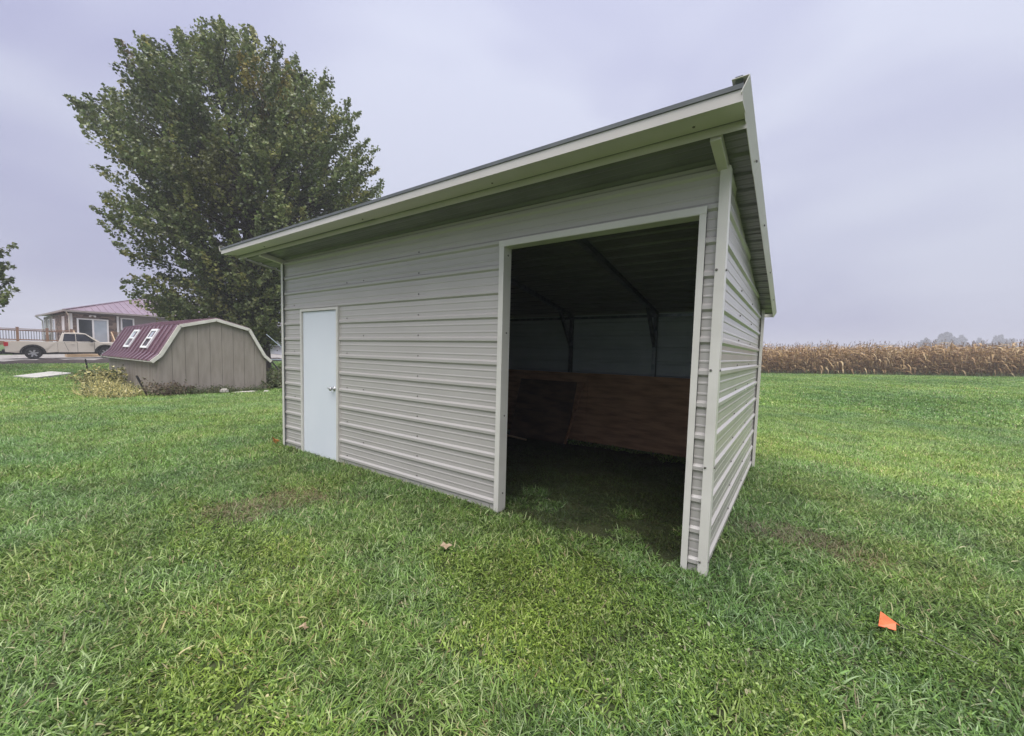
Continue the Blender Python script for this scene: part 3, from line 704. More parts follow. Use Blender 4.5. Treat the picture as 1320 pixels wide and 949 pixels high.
# concrete slab in the lawn
sp = [(-19.79,-1.356),(-18.60,-0.82),(-20.97,0.478),(-22.34,-0.044)]
mb = MB(); z_ = 0.075
mb.add([(x, y, float(gz(x,y))-0.03) for x, y in sp]+[(x, y, float(gz(x,y))+z_) for x, y in sp], [(3,2,1,0),(4,5,6,7),(0,1,5,4),(1,2,6,5),(2,3,7,6),(3,0,4,7)])
o = mb.build('concrete_pad', M['concrete']); tag(o, 'pale flat concrete pad in the lawn before the mulch mound', 'concrete pad')

# black stakes
def stake(p, q, label):
    mb = MB(); mb.bar(p, q, 0.045, 0.045); mb.bar(Vector(q), Vector(q)+(Vector(q)-Vector(p)).normalized()*0.02, 0.03, 0.03)
    o = mb.build('fence_stake', M['black']); tag(o, label, 'stake', 'black garden stakes')
stake((-14.6, 0.08, -0.02), (-14.62, -0.02, 0.92), 'black stake standing behind the pale weed clump, nearer the concrete pad')
stake((-9.1, 0.43, -0.02), (-9.22, 0.22, 0.60), 'leaning black stake in front of the near corner of the shed')

# stones by the shed
def stone(c, sx, sy, sz, label, name='stone'):
    mb = MB(); n = 10; vs = []
    for (r, z) in ((0.7,-0.3),(1.0,0.1),(0.85,0.7),(0.45,1.0)):
        for i in range(n):
            a = 2*math.pi*i/n; k = r*(1+0.15*math.sin(3*a+c[0]*5)+0.1*random.uniform(-1,1)); vs.append((c[0]+sx*k*math.cos(a), c[1]+sy*k*math.sin(a), c[2]+sz*z))
    fs = [(i*n+j, i*n+(j+1)%n, (i+1)*n+(j+1)%n, (i+1)*n+j) for i in range(3) for j in range(n)]+[list(range(n))[::-1], list(range(3*n,4*n))]
    o = mb.add(vs, fs).build(name, M['stone']); tag(o, label, 'stone')
stone((-8.55,2.20,0.05), 0.11, 0.12, 0.12, 'small upright pale stone in the weeds at the shed gable')
stone((-8.40,2.75,0.0), 0.10, 0.42, 0.06, 'long flat pale stone lying along the shed gable')
stone((-8.1,3.25,0.02), 0.07, 0.09, 0.06, 'little white stone in the lawn off the right corner of the shed')

# ------------------------------------------------------------------ things in the gap between shed and barn
o = empty('white_outbuilding', (0,0,0), 0, 'far white outbuilding glimpsed between the shed and the barn', 'outbuilding')
MB().box(-46, -39.6, 18.6, 24, 0.3, 1.75).prism([(18.6,1.75),(24,1.75),(21.3,3.2)], 'x', -46, -39.6).build('wall', M['whitewall'], o)
MB().bar((-42.8,18.2,1.55),(-42.8,21.3,3.3),7.2,0.1,upv=(0,-0.5,1)).bar((-42.8,21.3,3.3),(-42.8,24.4,1.55),7.2,0.1,upv=(0,0.5,1)).build('roof', M['darkroof'], o)
rl = empty('pipe_gate', (0,0,0), 0, 'pale pipe rail with dark braces between the shed and the barn', 'gate')
MB().tube((-11.3,4.55,1.02),(-10.2,5.55,1.03),0.035,0.035,10).build('rail', M['pole'], rl)
MB().tube((-11.1,4.74,1.0),(-10.75,5.02,0.45),0.03,0.03,8).tube((-10.45,5.30,1.0),(-10.75,5.02,0.45),0.03,0.03,8).tube((-10.75,5.02,0.5),(-10.75,5.02,-0.05),0.03,0.03,8).build('brace', M['black'], rl)
MB().tube((-11.25,4.6,-0.05),(-11.25,4.6,1.25),0.022,0.022,8).build('post', M['sash'], rl)
mb = MB().tube((-12.26,5.10,2.08),(-10.25,6.50,0.0),0.018,0.018,8)
tag(mb.build('leaning_pole', M['pole']), 'thin bent pole slanting down behind the right end of the shed', 'pole')

# ------------------------------------------------------------------ trees
def rand_unit(n):
    v = rng.normal(size=(n,3)); return v/np.linalg.norm(v, axis=1, keepdims=True)
RH = np.array([math.cos(YAW), -math.sin(YAW), 0.0]); FH = np.array([math.sin(YAW), math.cos(YAW), 0.0])

def leaf_cards(cent, size, cols, normal_up=0.35):
    n = len(cent)
    a = rand_unit(n); a[:,2] -= 0.35; a /= np.linalg.norm(a, axis=1, keepdims=True)      # blade axis, hanging a little
    nn = rand_unit(n); nn[:,2] = np.abs(nn[:,2])+normal_up
    b = np.cross(nn, a); b /= np.linalg.norm(b, axis=1, keepdims=True)+1e-9
    c = np.cross(a, b)
    s = size[:,None]
    p0 = cent-a*s*0.5; p2 = cent+a*s*0.6
    p1 = cent+b*s*0.46-a*s*0.02+c*s*0.14; p3 = cent-b*s*0.46-a*s*0.02+c*s*0.14
    V = np.stack([p0,p1,p2,p3], 1).reshape(-1,3)
    k = np.arange(n)*4
    T = np.concatenate([np.stack([k,k+1,k+2],-1), np.stack([k,k+2,k+3],-1)])
    C = np.repeat(np.concatenate([cols, np.ones((n,1))], 1), 4, axis=0)
    return V, T, C

def make_tree(name, label, cat, base, prof, nspray, per, lsize, fork, palette, group=None, yellow=None, depth_k=0.60, trunk_r=0.32, twig=0.03, gapk=-0.20, fluff=1.0):
    """prof: rows (z, left, right) lateral offsets from the base along the picture's right; depth_k is the crown's depth over its width"""
    root = empty(name, tuple(base), 0, label, cat, group)
    P = np.array(prof, float); zs, Ls, Rs = P[:,0], P[:,1], P[:,2]
    rr = (Rs-Ls)/2; cc = (Rs+Ls)/2
    zz = np.linspace(zs[0], zs[-1], 400); wgt = np.interp(zz, zs, rr)**1.6+0.05; wgt /= wgt.sum()
    z = rng.choice(zz, nspray, p=wgt)+rng.uniform(-0.15,0.15,nspray)
    ph = rng.uniform(0, 2*math.pi, nspray); rho = rng.uniform(0,1,nspray)**0.42
    rad = np.interp(z, zs, rr); cen = np.interp(z, zs, cc)
    edge = 0.90+0.10*np.sin(ph*5+z*1.7)+0.05*np.sin(ph*11-z*3.1)
    lat = cen+rad*rho*edge*np.cos(ph); dep = rad*rho*edge*np.sin(ph)*depth_k
    tip = lat[:,None]*RH+dep[:,None]*FH; tip[:,2] = z
    # sprays fan up and out of the limbs
    foc = np.zeros((nspray,3)); foc[:,2] = np.maximum(fork*0.7, z*0.50)
    foc += (cen*0.35)[:,None]*RH
    dr = tip-foc; dr[:,2] += 0.25; dr /= np.linalg.norm(dr, axis=1, keepdims=True)
    dr += rand_unit(nspray)*0.38; dr /= np.linalg.norm(dr, axis=1, keepdims=True)
    ln = rng.uniform(0.15,0.27,nspray)*np.max(rr)*1.05
    # keep some gaps
    gap = np.sin(lat*0.9+1.3)*np.sin(z*1.05+lat*0.35)*np.sin(dep*0.8+0.4)
    keep = (gap > gapk) | (rng.uniform(size=nspray) < 0.30)
    tip, dr, ln, ph_, z, lat = tip[keep], dr[keep], ln[keep], ph[keep], z[keep], lat[keep]
    ns = len(tip)
    t = rng.uniform(0,1,(ns,per))**0.8
    cent = tip[:,None,:]-dr[:,None,:]*(ln[:,None]*(1-t))[...,None]
    spread = (0.09+0.22*(1-t))*ln[:,None]*fluff
    cent = cent+rand_unit(ns*per).reshape(ns,per,3)*(spread*rng.uniform(0.2,1,(ns,per)))[...,None]
    cent[...,2] -= 0.10*ln[:,None]*t
    sz = lsize*rng.uniform(0.7,1.25,(ns,per))
    pal = np.array(palette, float)
    pick = rng.choice(len(pal), ns, p=np.array([0.42,0.30,0.18,0.10][:len(pal)])/sum([0.42,0.30,0.18,0.10][:len(pal)]))
    cols = pal[pick][:,None,:]*rng.uniform(0.65,1.35,(ns,per,1))*rng.uniform(0.92,1.08,(ns,per,3))
    if yellow is not None:
        for (yl, yz, yr, ycol, amt) in yellow:
            d = np.hypot(lat-yl, z-yz); sel = (d < yr) & (rng.uniform(size=ns) < amt)
            cols[sel] = np.array(ycol)[None,None,:]*rng.uniform(0.7,1.25,(sel.sum(),per,1))
    Vv, Tt, Cc = leaf_cards(cent.reshape(-1,3), sz.ravel(), cols.reshape(-1,3))
    link('crown', np_mesh(name+'_crown', Vv, Tt, M['leaf'], Cc, tris=True), root)
    # wood
    tr = MB(); top = np.array([cc[len(cc)//2]*0.25*RH[0], cc[len(cc)//2]*0.25*RH[1], fork])
    tr.path([(0,0,-0.3),(0.02,0.03,0.15),(0.05*top[0],0.05*top[1],fork*0.5),tuple(top)], [trunk_r*1.55,trunk_r*1.15,trunk_r,trunk_r*0.92], 12)
    tr.build('trunk', M['bark'], root, smooth=True)
    br = MB(); nodes = []
    nl = 11; Hh = zs.max(); 
    for i in range(nl):
        a = 2*math.pi*i/nl+rng.uniform(-0.2,0.2); f = rng.uniform(0.25,0.62) if i else 0.03
        zt_ = rng.uniform(0.62,0.92)*Hh if i % 3 else rng.uniform(0.35,0.55)*Hh
        rz_ = np.interp(zt_, zs, rr); cz_ = np.interp(zt_, zs, cc)
        e = (cz_+rz_*f*1.15*math.cos(a))*RH+(rz_*f*1.15*math.sin(a)*depth_k)*FH; e[2] = zt_
        pts = []; rads = []
        for k in range(8):
            s = k/7; bow = math.sin(s*math.pi)*0.09*Hh
            p = top*(1-s)+e*s; p = p+np.array([0,0,bow*0.4])+rng.normal(size=3)*0.10*(0 < k < 7)
            if k == 0: p = top-np.array([0,0,0.3])
            pts.append(p); rads.append(trunk_r*0.55*(1-s)**0.9+0.02)
        br.path(pts, rads, 7); nodes += [(p, r_) for p, r_ in zip(pts[2:], rads[2:])]
    nodp = np.array([p for p, _ in nodes])
    bases = tip-dr*ln[:,None]
    sel = rng.choice(ns, min(ns, 420), replace=False)
    for i in sel:
        b0 = bases[i]; d = np.linalg.norm(nodp-b0, axis=1)+np.maximum(0, nodp[:,2]-b0[2]+0.2)*2
        j = int(np.argmin(d)); p = nodp[j]; mdl = (p+b0)/2+np.array([0,0,-0.10*np.linalg.norm(p-b0)])
        br.path([p, mdl, b0, tip[i]-dr[i]*ln[i]*0.25], [twig*1.7, twig*1.2, twig*0.8, twig*0.3], 4)
    br.build('branches', M['bark'], root)
    return root

GREENS = [(0.155,0.190,0.068),(0.210,0.245,0.090),(0.100,0.130,0.048),(0.31,0.315,0.105)]
def lp(px): return (px-660)*21/521.0-(-13.0)
def zp(py): return 1.56+(446-py)*21/521.0
outline = [(430,225,385),(412,195,410),(398,168,425),(380,152,432),(350,160,440),(320,140,455),(300,118,462),(262,112,480),(225,116,494),(180,92,474),(150,98,462),(110,115,443),(80,160,424),(48,200,378),(18,246,296)]
prof = [(zp(y)*0.935, lp(295)+(lp(a)-lp(295))*0.83, lp(295)+(lp(b)-lp(295))*1.14) for (y, a, b) in outline]
prof = sorted(prof)
tb = np.array([CAM.x, CAM.y, 0])+FH*21*1.0+RH*(-13.0); tb[2] = 0
make_tree('maple_tree', 'tall spreading green maple with a few yellow sprays behind the shed', 'tree', tb, prof, 2250, 88, 0.138, 3.0, GREENS,
          yellow=[(lp(368), zp(130), 1.25, (0.30,0.25,0.065), 0.6), (lp(215), zp(110), 0.8, (0.16,0.13,0.075), 0.5), (lp(325), zp(240), 1.3, (0.12,0.13,0.036), 0.6), (lp(150), zp(385), 0.9, (0.15,0.09,0.035), 0.45)], trunk_r=0.36)
# tree just outside the left edge, one side reaching into view
d2 = 18.0
def lp2(px): return (px+140)*d2/521.0
def zp2(py): return 1.56+(438-py)*d2/521.0
prof2 = sorted([(zp2(395),-4.2,lp2(4)),(zp2(378),-5.0,lp2(20)),(zp2(352),-5.3,lp2(22)),(zp2(330),-5.5,lp2(6)),(zp2(300),-5.6,lp2(4)),(zp2(240),-5.4,lp2(-20)),(zp2(160),-4.4,lp2(-50)),(zp2(100),-2.5,lp2(-90)),(zp2(70),-0.8,lp2(-120))])
tb2 = np.array([CAM.x, CAM.y, 0])+FH*d2+RH*((-140-660)*d2/521.0); tb2[2] = float(gz(tb2[0], tb2[1]))
make_tree('shade_tree', 'dark green tree cut by the left edge of the picture', 'tree', tb2, prof2, 800, 60, 0.17, 2.6, GREENS, trunk_r=0.25)
# far hazy trees beyond the corn
FARG = [(0.045,0.055,0.030),(0.06,0.066,0.035),(0.035,0.045,0.028)]
def far_tree(px, top, wpx, dist, label):
    d = np.array([CAM.x, CAM.y, 0])+FH*dist+RH*((px-660)*dist/521.0); d[2] = float(gz(d[0], d[1]))
    H = 1.56+(469-top)*dist/521.0-d[2]; R_ = wpx/2*dist/521.0
    prf = [(H*0.2,-R_*0.6,R_*0.6),(H*0.4,-R_,R_*0.95),(H*0.65,-R_*0.95,R_),(H*0.85,-R_*0.7,R_*0.6),(H,-R_*0.2,R_*0.25)]
    make_tree('distant_tree', label, 'tree', d, prf, 230, 34, 1.15, H*0.2, FARG, group='hazy trees beyond the corn', depth_k=0.9, trunk_r=0.45, twig=0.05, gapk=-2.0, fluff=1.8)
far_tree(1189, 436, 20, 300, 'small pale hazy tree at the left end of the far clump above the corn')
far_tree(1214, 428, 30, 290, 'tallest hazy far tree in the left clump above the corn')
far_tree(1233, 431, 20, 310, 'right-hand hazy tree of the left far clump above the corn')
far_tree(1258, 435, 18, 320, 'lone low hazy tree between the two far clumps above the corn')
far_tree(1284, 429, 28, 300, 'broad hazy tree of the right far clump above the corn')
far_tree(1298, 434, 18, 310, 'small hazy tree just right of the broad far tree')
far_tree(1322, 431, 24, 300, 'hazy far tree cut by the right edge above the corn')

# ------------------------------------------------------------------ corn field
def corn():
    A = np.array([4.44,34.54]); B = np.array([18.97,38.66]); e = (B-A)/np.linalg.norm(B-A); nrm = np.array([-e[1], e[0]])
    pos = []
    for row in range(13):
        t = np.arange(-14, 44, 0.19 if row < 4 else 0.26)
        t = t+rng.uniform(-0.06,0.06,len(t))
        q = A+np.outer(t, e)+nrm*(row*0.74)+rng.normal(size=(len(t),2))*0.05
        pos.append(q)
    pos = np.concatenate(pos); n = len(pos)
    base = np.column_stack([pos, gz(pos[:,0], pos[:,1])])
    H = rng.uniform(1.98,2.54,n)+0.10*np.sin(pos[:,0]*1.3+pos[:,1])+0.08*np.sin(pos[:,0]*3.1); lean = rng.normal(size=(n,2))*0.08+np.array([0.05,0.0])
    Vs, Qs, Cs, off = [], [], [], 0
    # stalks: three-sided, three stations
    st = []
    for s in (0, 0.5, 1.0):
        c = base.copy(); c[:,2] += H*s; c[:,:2] += lean*(s**1.5)[..., None] if isinstance(s, np.ndarray) else lean*s**1.5
        for k in range(3):
            a = 2*math.pi*k/3; st.append(c+np.array([math.cos(a),math.sin(a),0])*(0.016*(1-0.6*s)))
    st = np.stack(st, 1)       # n,9,3
    Vs.append(st.reshape(-1,3)); k0 = np.arange(n)*9
    for s in (0,1):
        for k in range(3):
            Qs.append(np.stack([k0+3*s+k, k0+3*s+(k+1)%3, k0+3*s+3+(k+1)%3, k0+3*s+3+k], -1)+off)
    cst = np.array([0.25,0.16,0.085])*rng.uniform(0.6,1.2,(n,1)); Cs.append(np.repeat(np.column_stack([cst,np.ones(n)]), 9, axis=0)); off += n*9
    # leaves
    nl = 12
    for j in range(nl):
        s = 0.14+0.80*j/nl+rng.uniform(-0.03,0.03,n)
        c = base.copy(); c[:,2] += H*s; c[:,:2] += lean*(s**1.5)[:,None]
        az = rng.uniform(0,2*math.pi,n); d = np.column_stack([np.cos(az), np.sin(az)])
        d = d*0.8+np.array([0.55,0.15]); L_ = rng.uniform(0.5,1.0,n); wd = rng.uniform(0.030,0.058,n); droop = rng.uniform(0.3,1.35,n)
        side = np.column_stack([-d[:,1], d[:,0], rng.uniform(-0.6,0.6,n)]); side /= np.linalg.norm(side,axis=1,keepdims=True)
        vv = []
        for k in range(5):
            u = k/4
            p = c+np.column_stack([d*(L_*u*(1-0.25*u))[:,None], L_*(0.55*u-droop*u*u)])
            p[:,2] = np.maximum(p[:,2], base[:,2]+0.02)
            wk = wd*(0.6+0.8*u if u < 0.5 else 2*(1-u)+0.05)
            tw = rng.normal(size=(n,3))*0.02
            vv += [p+side*wk[:,None]+tw, p-side*wk[:,None]+tw]
        vv = np.stack(vv, 1); Vs.append(vv.reshape(-1,3)); k0 = np.arange(n)*10
        for k in range(4): Qs.append(np.stack([k0+2*k, k0+2*k+1, k0+2*k+3, k0+2*k+2], -1)+off)
        pal = np.array([(0.46,0.315,0.155),(0.34,0.215,0.105),(0.60,0.46,0.26),(0.24,0.145,0.075)])
        cl = pal[rng.choice(4, n, p=[0.4,0.3,0.15,0.15])]*rng.uniform(0.75,1.2,(n,1))
        Cs.append(np.repeat(np.column_stack([cl,np.ones(n)]), 10, axis=0)); off += n*10
    # hanging ears, pale husks
    m = rng.uniform(size=n) < 0.55; nb_ = m.sum(); s = rng.uniform(0.34,0.50,nb_)
    c = base[m].copy(); c[:,2] += H[m]*s; az = rng.uniform(0,2*math.pi,nb_); d = np.column_stack([np.cos(az),np.sin(az),np.zeros(nb_)])
    c = c+d*0.06; vv = []
    for (u, r_) in ((0,0.018),(0.4,0.034),(1.0,0.010)):
        for k in range(4):
            a = math.pi/2*k; vv.append(c+d*0.10*u+np.array([math.cos(a)*r_, math.sin(a)*r_, -0.24*u]))
    vv = np.stack(vv,1); Vs.append(vv.reshape(-1,3)); k0 = np.arange(nb_)*12
    for s_ in (0,1):
        for k in range(4): Qs.append(np.stack([k0+4*s_+k, k0+4*s_+(k+1)%4, k0+4*s_+4+(k+1)%4, k0+4*s_+4+k], -1)+off)
    ce = np.array([0.52,0.38,0.23])*rng.uniform(0.6,1.15,(nb_,1)); Cs.append(np.repeat(np.column_stack([ce,np.ones(nb_)]), 12, axis=0)); off += nb_*12
    # tassels
    for j in range(2):
        az = rng.uniform(0,2*math.pi,n); c = base.copy(); c[:,2] += H*0.97; c[:,:2] += lean
        d = np.column_stack([np.cos(az)*0.5, np.sin(az)*0.5, rng.uniform(0.5,1.0,n)])*rng.uniform(0.12,0.24,n)[:,None]
        sd_ = np.column_stack([-np.sin(az),np.cos(az),np.zeros(n)])*0.012
        vv = np.stack([c-sd_, c+sd_, c+d+sd_*0.4, c+d-sd_*0.4],1); Vs.append(vv.reshape(-1,3)); k0 = np.arange(n)*4
        Qs.append(np.stack([k0,k0+1,k0+2,k0+3],-1)+off)
        cl = np.array([0.22,0.15,0.10])*rng.uniform(0.6,1.2,(n,1)); Cs.append(np.repeat(np.column_stack([cl,np.ones(n)]), 4, axis=0)); off += n*4
    o = link('cornfield', np_mesh('cornfield', np.concatenate(Vs), np.concatenate(Qs), M['corn'], np.concatenate(Cs)))
    tag(o, 'standing field of dry brown corn across the lawn', 'cornfield', kind='stuff')
corn()

# ------------------------------------------------------------------ grasses, weeds and leaves
def blades(n, size, hlo, hhi, wid, segs, flop, cols, clump=0.0, z0=0.0, round_=False):
    """n curved blades on a size x size patch"""
    c = rng.uniform(-size/2, size/2, (n,2))
    if clump:
        cc_ = rng.uniform(-size/2, size/2, (max(3, n//9),2)); c = cc_[rng.integers(0, len(cc_), n)]+rng.normal(size=(n,2))*clump
    if round_: c = rng.normal(size=(n,2))*size*0.36
    az = rng.uniform(0, 2*math.pi, n); bias = rng.uniform(0, 2*math.pi); az = np.where(rng.uniform(size=n) < 0.35, bias+rng.normal(size=n)*0.6, az)
    L_ = rng.uniform(hlo, hhi, n); th = np.clip(rng.normal(flop, 0.30, n), 0.05, 1.35); bend = rng.uniform(0.2, 1.1, n)
    d = np.column_stack([np.cos(az), np.sin(az)]); sd_ = np.column_stack([-np.sin(az), np.cos(az), rng.normal(size=n)*0.35])
    w_ = wid*rng.uniform(0.6,1.3,n)
    p = np.column_stack([c, np.full(n, z0)]); vv = []
    ang = th.copy()
    for k in range(segs+1):
        u = k/segs; wk = w_*(1-u**2.2)*0.5+0.0002
        vv += [p+sd_*wk[:,None], p-sd_*wk[:,None]]
        st = L_/segs; p = p+np.column_stack([d*(np.sin(ang)*st)[:,None], np.cos(ang)*st]); ang = np.minimum(ang+bend/segs, 1.75)
        p[:,2] = np.maximum(p[:,2], 0.003+z0)
    m = 2*(segs+1); vv = np.stack(vv,1).reshape(-1,3); k0 = np.arange(n)*m
    Q_ = np.concatenate([np.stack([k0+2*k,k0+2*k+1,k0+2*k+3,k0+2*k+2],-1) for k in range(segs)])
    pal = np.array([q[0] for q in cols]); pw = np.array([q[1] for q in cols]); pw = pw/pw.sum()
    cl = pal[rng.choice(len(pal), n, p=pw)]*rng.uniform(0.72,1.28,(n,1))
    return vv, Q_, np.repeat(np.column_stack([cl,np.ones(n)]), m, axis=0)

def broad(n, size, r_, hlo, hhi, cols):
    """small flat leaves on stems: clover, dandelion and plantain in the turf"""
    c = rng.uniform(-size/2,size/2,(n,2)); h = rng.uniform(hlo,hhi,n); az = rng.uniform(0,2*math.pi,n); rr_ = r_*rng.uniform(0.6,1.3,n)
    a = np.column_stack([np.cos(az),np.sin(az),rng.normal(size=n)*0.35]); b = np.column_stack([-np.sin(az),np.cos(az),rng.normal(size=n)*0.35])
    ctr = np.column_stack([c,h]); el = rng.uniform(0.9,1.7,n)[:,None]; R_ = rr_[:,None]
    vv = np.stack([ctr-a*R_*el, ctr-a*R_*el*0.3+b*R_*0.8, ctr+a*R_*el*0.5+b*R_*0.7, ctr+a*R_*el, ctr+a*R_*el*0.5-b*R_*0.7, ctr-a*R_*el*0.3-b*R_*0.8],1)
    vv[:,[1,2,4,5],2] += 0.25*R_
    k0 = np.arange(n)*6; Q_ = np.concatenate([np.stack([k0,k0+1,k0+2,k0+3],-1), np.stack([k0,k0+3,k0+4,k0+5],-1)])
    pal = np.array([q[0] for q in cols]); pw = np.array([q[1] for q in cols]); pw = pw/pw.sum()
    cl = pal[rng.choice(len(pal), n, p=pw)]*rng.uniform(0.7,1.3,(n,1))
    return vv.reshape(-1,3), Q_, np.repeat(np.column_stack([cl,np.ones(n)]), 6, axis=0)

def merge(*parts):
    V_, Q_, C_, o_ = [], [], [], 0
    for v, q, c in parts: V_.append(v); Q_.append(q+o_); C_.append(c); o_ += len(v)
    return np.concatenate(V_), np.concatenate(Q_), np.concatenate(C_)

G1 = [((0.160,0.268,0.066),4), ((0.215,0.335,0.092),2.8), ((0.068,0.122,0.032),3.6), ((0.335,0.425,0.205),2.4), ((0.46,0.43,0.26),0.5), ((0.23,0.18,0.105),0.3)]
G2 = [((0.175,0.265,0.052),4), ((0.24,0.345,0.078),2.6), ((0.075,0.135,0.028),3.5), ((0.37,0.45,0.18),1.4), ((0.36,0.33,0.2),0.4)]
DEAD = [((0.29,0.24,0.15),3), ((0.20,0.16,0.10),2), ((0.15,0.19,0.06),4), ((0.36,0.31,0.2),1)]
protos = bpy.data.collections.new('grass_prototypes')
pn = [0]
def proto(parts):
    o = bpy.data.objects.new('grass_tuft_%02d' % pn[0], np_mesh('grass_tuft_%02d' % pn[0], *merge(*parts)[:2], M['grass'], merge_c(parts))); protos.objects.link(o); pn[0] += 1
    return pn[0]-1
def merge_c(parts): return merge(*parts)[2]
S1, S2, S3 = 0.34, 0.80, 2.2
near_p = [proto([blades(520, S1, 0.03, 0.075, 0.0056, 4, 0.9, G1), blades(80, S1, 0.05, 0.11, 0.0062, 4, 1.05, G1)]) for _ in range(6)]
clov_p = [proto([blades(500, S1, 0.025, 0.065, 0.0060, 4, 0.9, G2), broad(95, S1, 0.0058, 0.012, 0.036, G2)]) for _ in range(4)]
dead_p = [proto([blades(330, S1, 0.03, 0.085, 0.0045, 4, 1.1, DEAD), blades(90, S1, 0.03, 0.06, 0.005, 4, 0.7, G1)]) for _ in range(3)]
G1M = [(c, wt*(0.45 if c[1] < 0.13 else 1.0)) for c, wt in G1]; G1M = [((c[0]*1.15, c[1]*1.15, c[2]*1.1), wt) for c, wt in G1M]
mid_p = [proto([blades(1150, S2, 0.04, 0.09, 0.0095, 3, 0.85, G1M)]) for _ in range(4)]
far_p = [proto([blades(1500, S3, 0.05, 0.10, 0.026, 2, 0.7, G1M+[((0.175,0.315,0.070),5)])]) for _ in range(3)]
MUD_SHADE = [((0.085,0.125,0.040),4), ((0.13,0.17,0.06),2.5), ((0.045,0.062,0.022),3), ((0.075,0.058,0.035),2), ((0.14,0.17,0.07),0.6)]  # muddy grass colours with the barn's interior shade painted in
inn_p = [proto([blades(430, S1, 0.025, 0.065, 0.005, 3, 1.0, MUD_SHADE, round_=True)]) for _ in range(4)]

def vnoise(x, y, sc, seed):
    x = x*sc; y = y*sc; xi = np.floor(x).astype(int); yi = np.floor(y).astype(int); fx = x-xi; fy = y-yi
    def h(a, b): 
        v = np.sin(a*127.1+b*311.7+seed*74.7)*43758.5453; return v-np.floor(v)
    fx = fx*fx*(3-2*fx); fy = fy*fy*(3-2*fy)
    return (h(xi,yi)*(1-fx)+h(xi+1,yi)*fx)*(1-fy)+(h(xi,yi+1)*(1-fx)+h(xi+1,yi+1)*fx)*fy

cx, cy = CAM.x, CAM.y
fwh = np.array([FH[0], FH[1]])
pts, vi, sc_, tz = [], [], [], []
def scatter(step, r0_, r1_, chooser, scale, jit=0.34):
    a = np.arange(cx-r1_, cx+r1_, step); b = np.arange(cy-r1_, cy+r1_, step); A, B = np.meshgrid(a, b); A = A.ravel(); B = B.ravel()
    A = A+rng.uniform(-jit,jit,len(A))*step; B = B+rng.uniform(-jit,jit,len(B))*step
    dx, dy_ = A-cx, B-cy; dist = np.hypot(dx, dy_); ang = np.arctan2(dx*RH[0]+dy_*RH[1], dx*fwh[0]+dy_*fwh[1])
    k = (dist >= r0_) & (dist < r1_) & ((np.abs(ang) < 1.12) | (dist < 2.2))
    shedm = (A < -8.95) & (A > -15.1) & (B > 0.6) & (B < 3.65)
    slab = (A < -18.2) & (A > -22.6) & (B > -1.6) & (B < 0.7)
    k &= ~shedm & (A > -28.6) & ~(slab & (dist > 20))
    e = (B-(34.54+(A-4.44)*0.2835)); k &= e < 0.3
    A, B = A[k], B[k]
    inside = (A > 0.0) & (A < W+0.02) & (B > 0.02) & (B < D+0.06)
    v, keep = chooser(A, B, inside); keep = keep & ~(inside & (B > D-0.20)) & ~(inside & (A > W-0.08))
    A, B, v, inside = A[keep], B[keep], v[keep], inside[keep]
    pts.append(np.column_stack([A, B, gz(A,B)])); vi.append(v)
    s = scale*rng.uniform(0.85,1.2,len(A)); s = np.where(inside, s*0.8, s); sc_.append(s)
def pick(lst, n): return np.array(lst)[rng.integers(0, len(lst), n)]
def ch_near(A, B, inside):
    n = len(A); v = pick(near_p, n)
    d = np.hypot(A-5.2, (B+1.3)*1.25); cl = vnoise(A,B,1.1,1)
    isc = (cl > 0.36+0.18*d) & ~inside; v = np.where(isc, pick(clov_p, n), v)
    dd = vnoise(A,B,0.9,5)*0.6+vnoise(A,B,2.7,9)*0.4; isd = (dd > 0.735) & ~inside; v = np.where(isd, pick(dead_p, n), v)
    v = np.where(inside & (rng.uniform(size=n) < 0.30+0.75*B), pick(inn_p, n), v)  # darker tufts grow likelier with depth, so the painted shade fades in
    wear = np.exp(-(((A-5.35)/0.55)**2+((B-0.25)/0.55)**2))
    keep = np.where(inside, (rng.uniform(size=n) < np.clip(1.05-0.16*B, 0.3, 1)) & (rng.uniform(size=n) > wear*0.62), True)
    return v, keep
def ch_mid(A, B, inside):
    n = len(A); return pick(mid_p, n), ~inside
def ch_far(A, B, inside):
    n = len(A); return pick(far_p, n), ~inside
scatter(0.222, 0.0, 6.6, ch_near, 1.0)
scatter(0.36, 6.6, 15.5, ch_mid, 1.0)
scatter(0.95, 15.5, 48, ch_far, 1.0)
pts = np.concatenate(pts); vi = np.concatenate(vi); sc_ = np.concatenate(sc_)
gm = bpy.data.meshes.new('lawn_grass'); gm.vertices.add(len(pts)); gm.vertices.foreach_set('co', pts.astype(np.float32).ravel())
at = gm.attributes.new('vi', 'INT', 'POINT'); at.data.foreach_set('value', vi.astype(np.int32))
at = gm.attributes.new('sc', 'FLOAT', 'POINT'); at.data.foreach_set('value', sc_.astype(np.float32))
at = gm.attributes.new('rz', 'FLOAT', 'POINT'); at.data.foreach_set('value', rng.uniform(0, 6.283, len(pts)).astype(np.float32))
lawn = link('lawn_grass', gm); tag(lawn, 'short wet mown lawn grass with clover around the barn', 'grass', kind='stuff')
ng = bpy.data.node_groups.new('lawn_scatter', 'GeometryNodeTree')
ng.interface.new_socket('Geometry', in_out='INPUT', socket_type='NodeSocketGeometry'); ng.interface.new_socket('Geometry', in_out='OUTPUT', socket_type='NodeSocketGeometry')
gi = ng.nodes.new('NodeGroupInput'); go = ng.nodes.new('NodeGroupOutput'); iop = ng.nodes.new('GeometryNodeInstanceOnPoints')
ci = ng.nodes.new('GeometryNodeCollectionInfo'); ci.inputs['Collection'].default_value = protos; ci.inputs['Separate Children'].default_value = True; ci.inputs['Reset Children'].default_value = True
def nattr(nm, ty):
    a = ng.nodes.new('GeometryNodeInputNamedAttribute'); a.data_type = ty; a.inputs['Name'].default_value = nm; return a.outputs['Attribute']
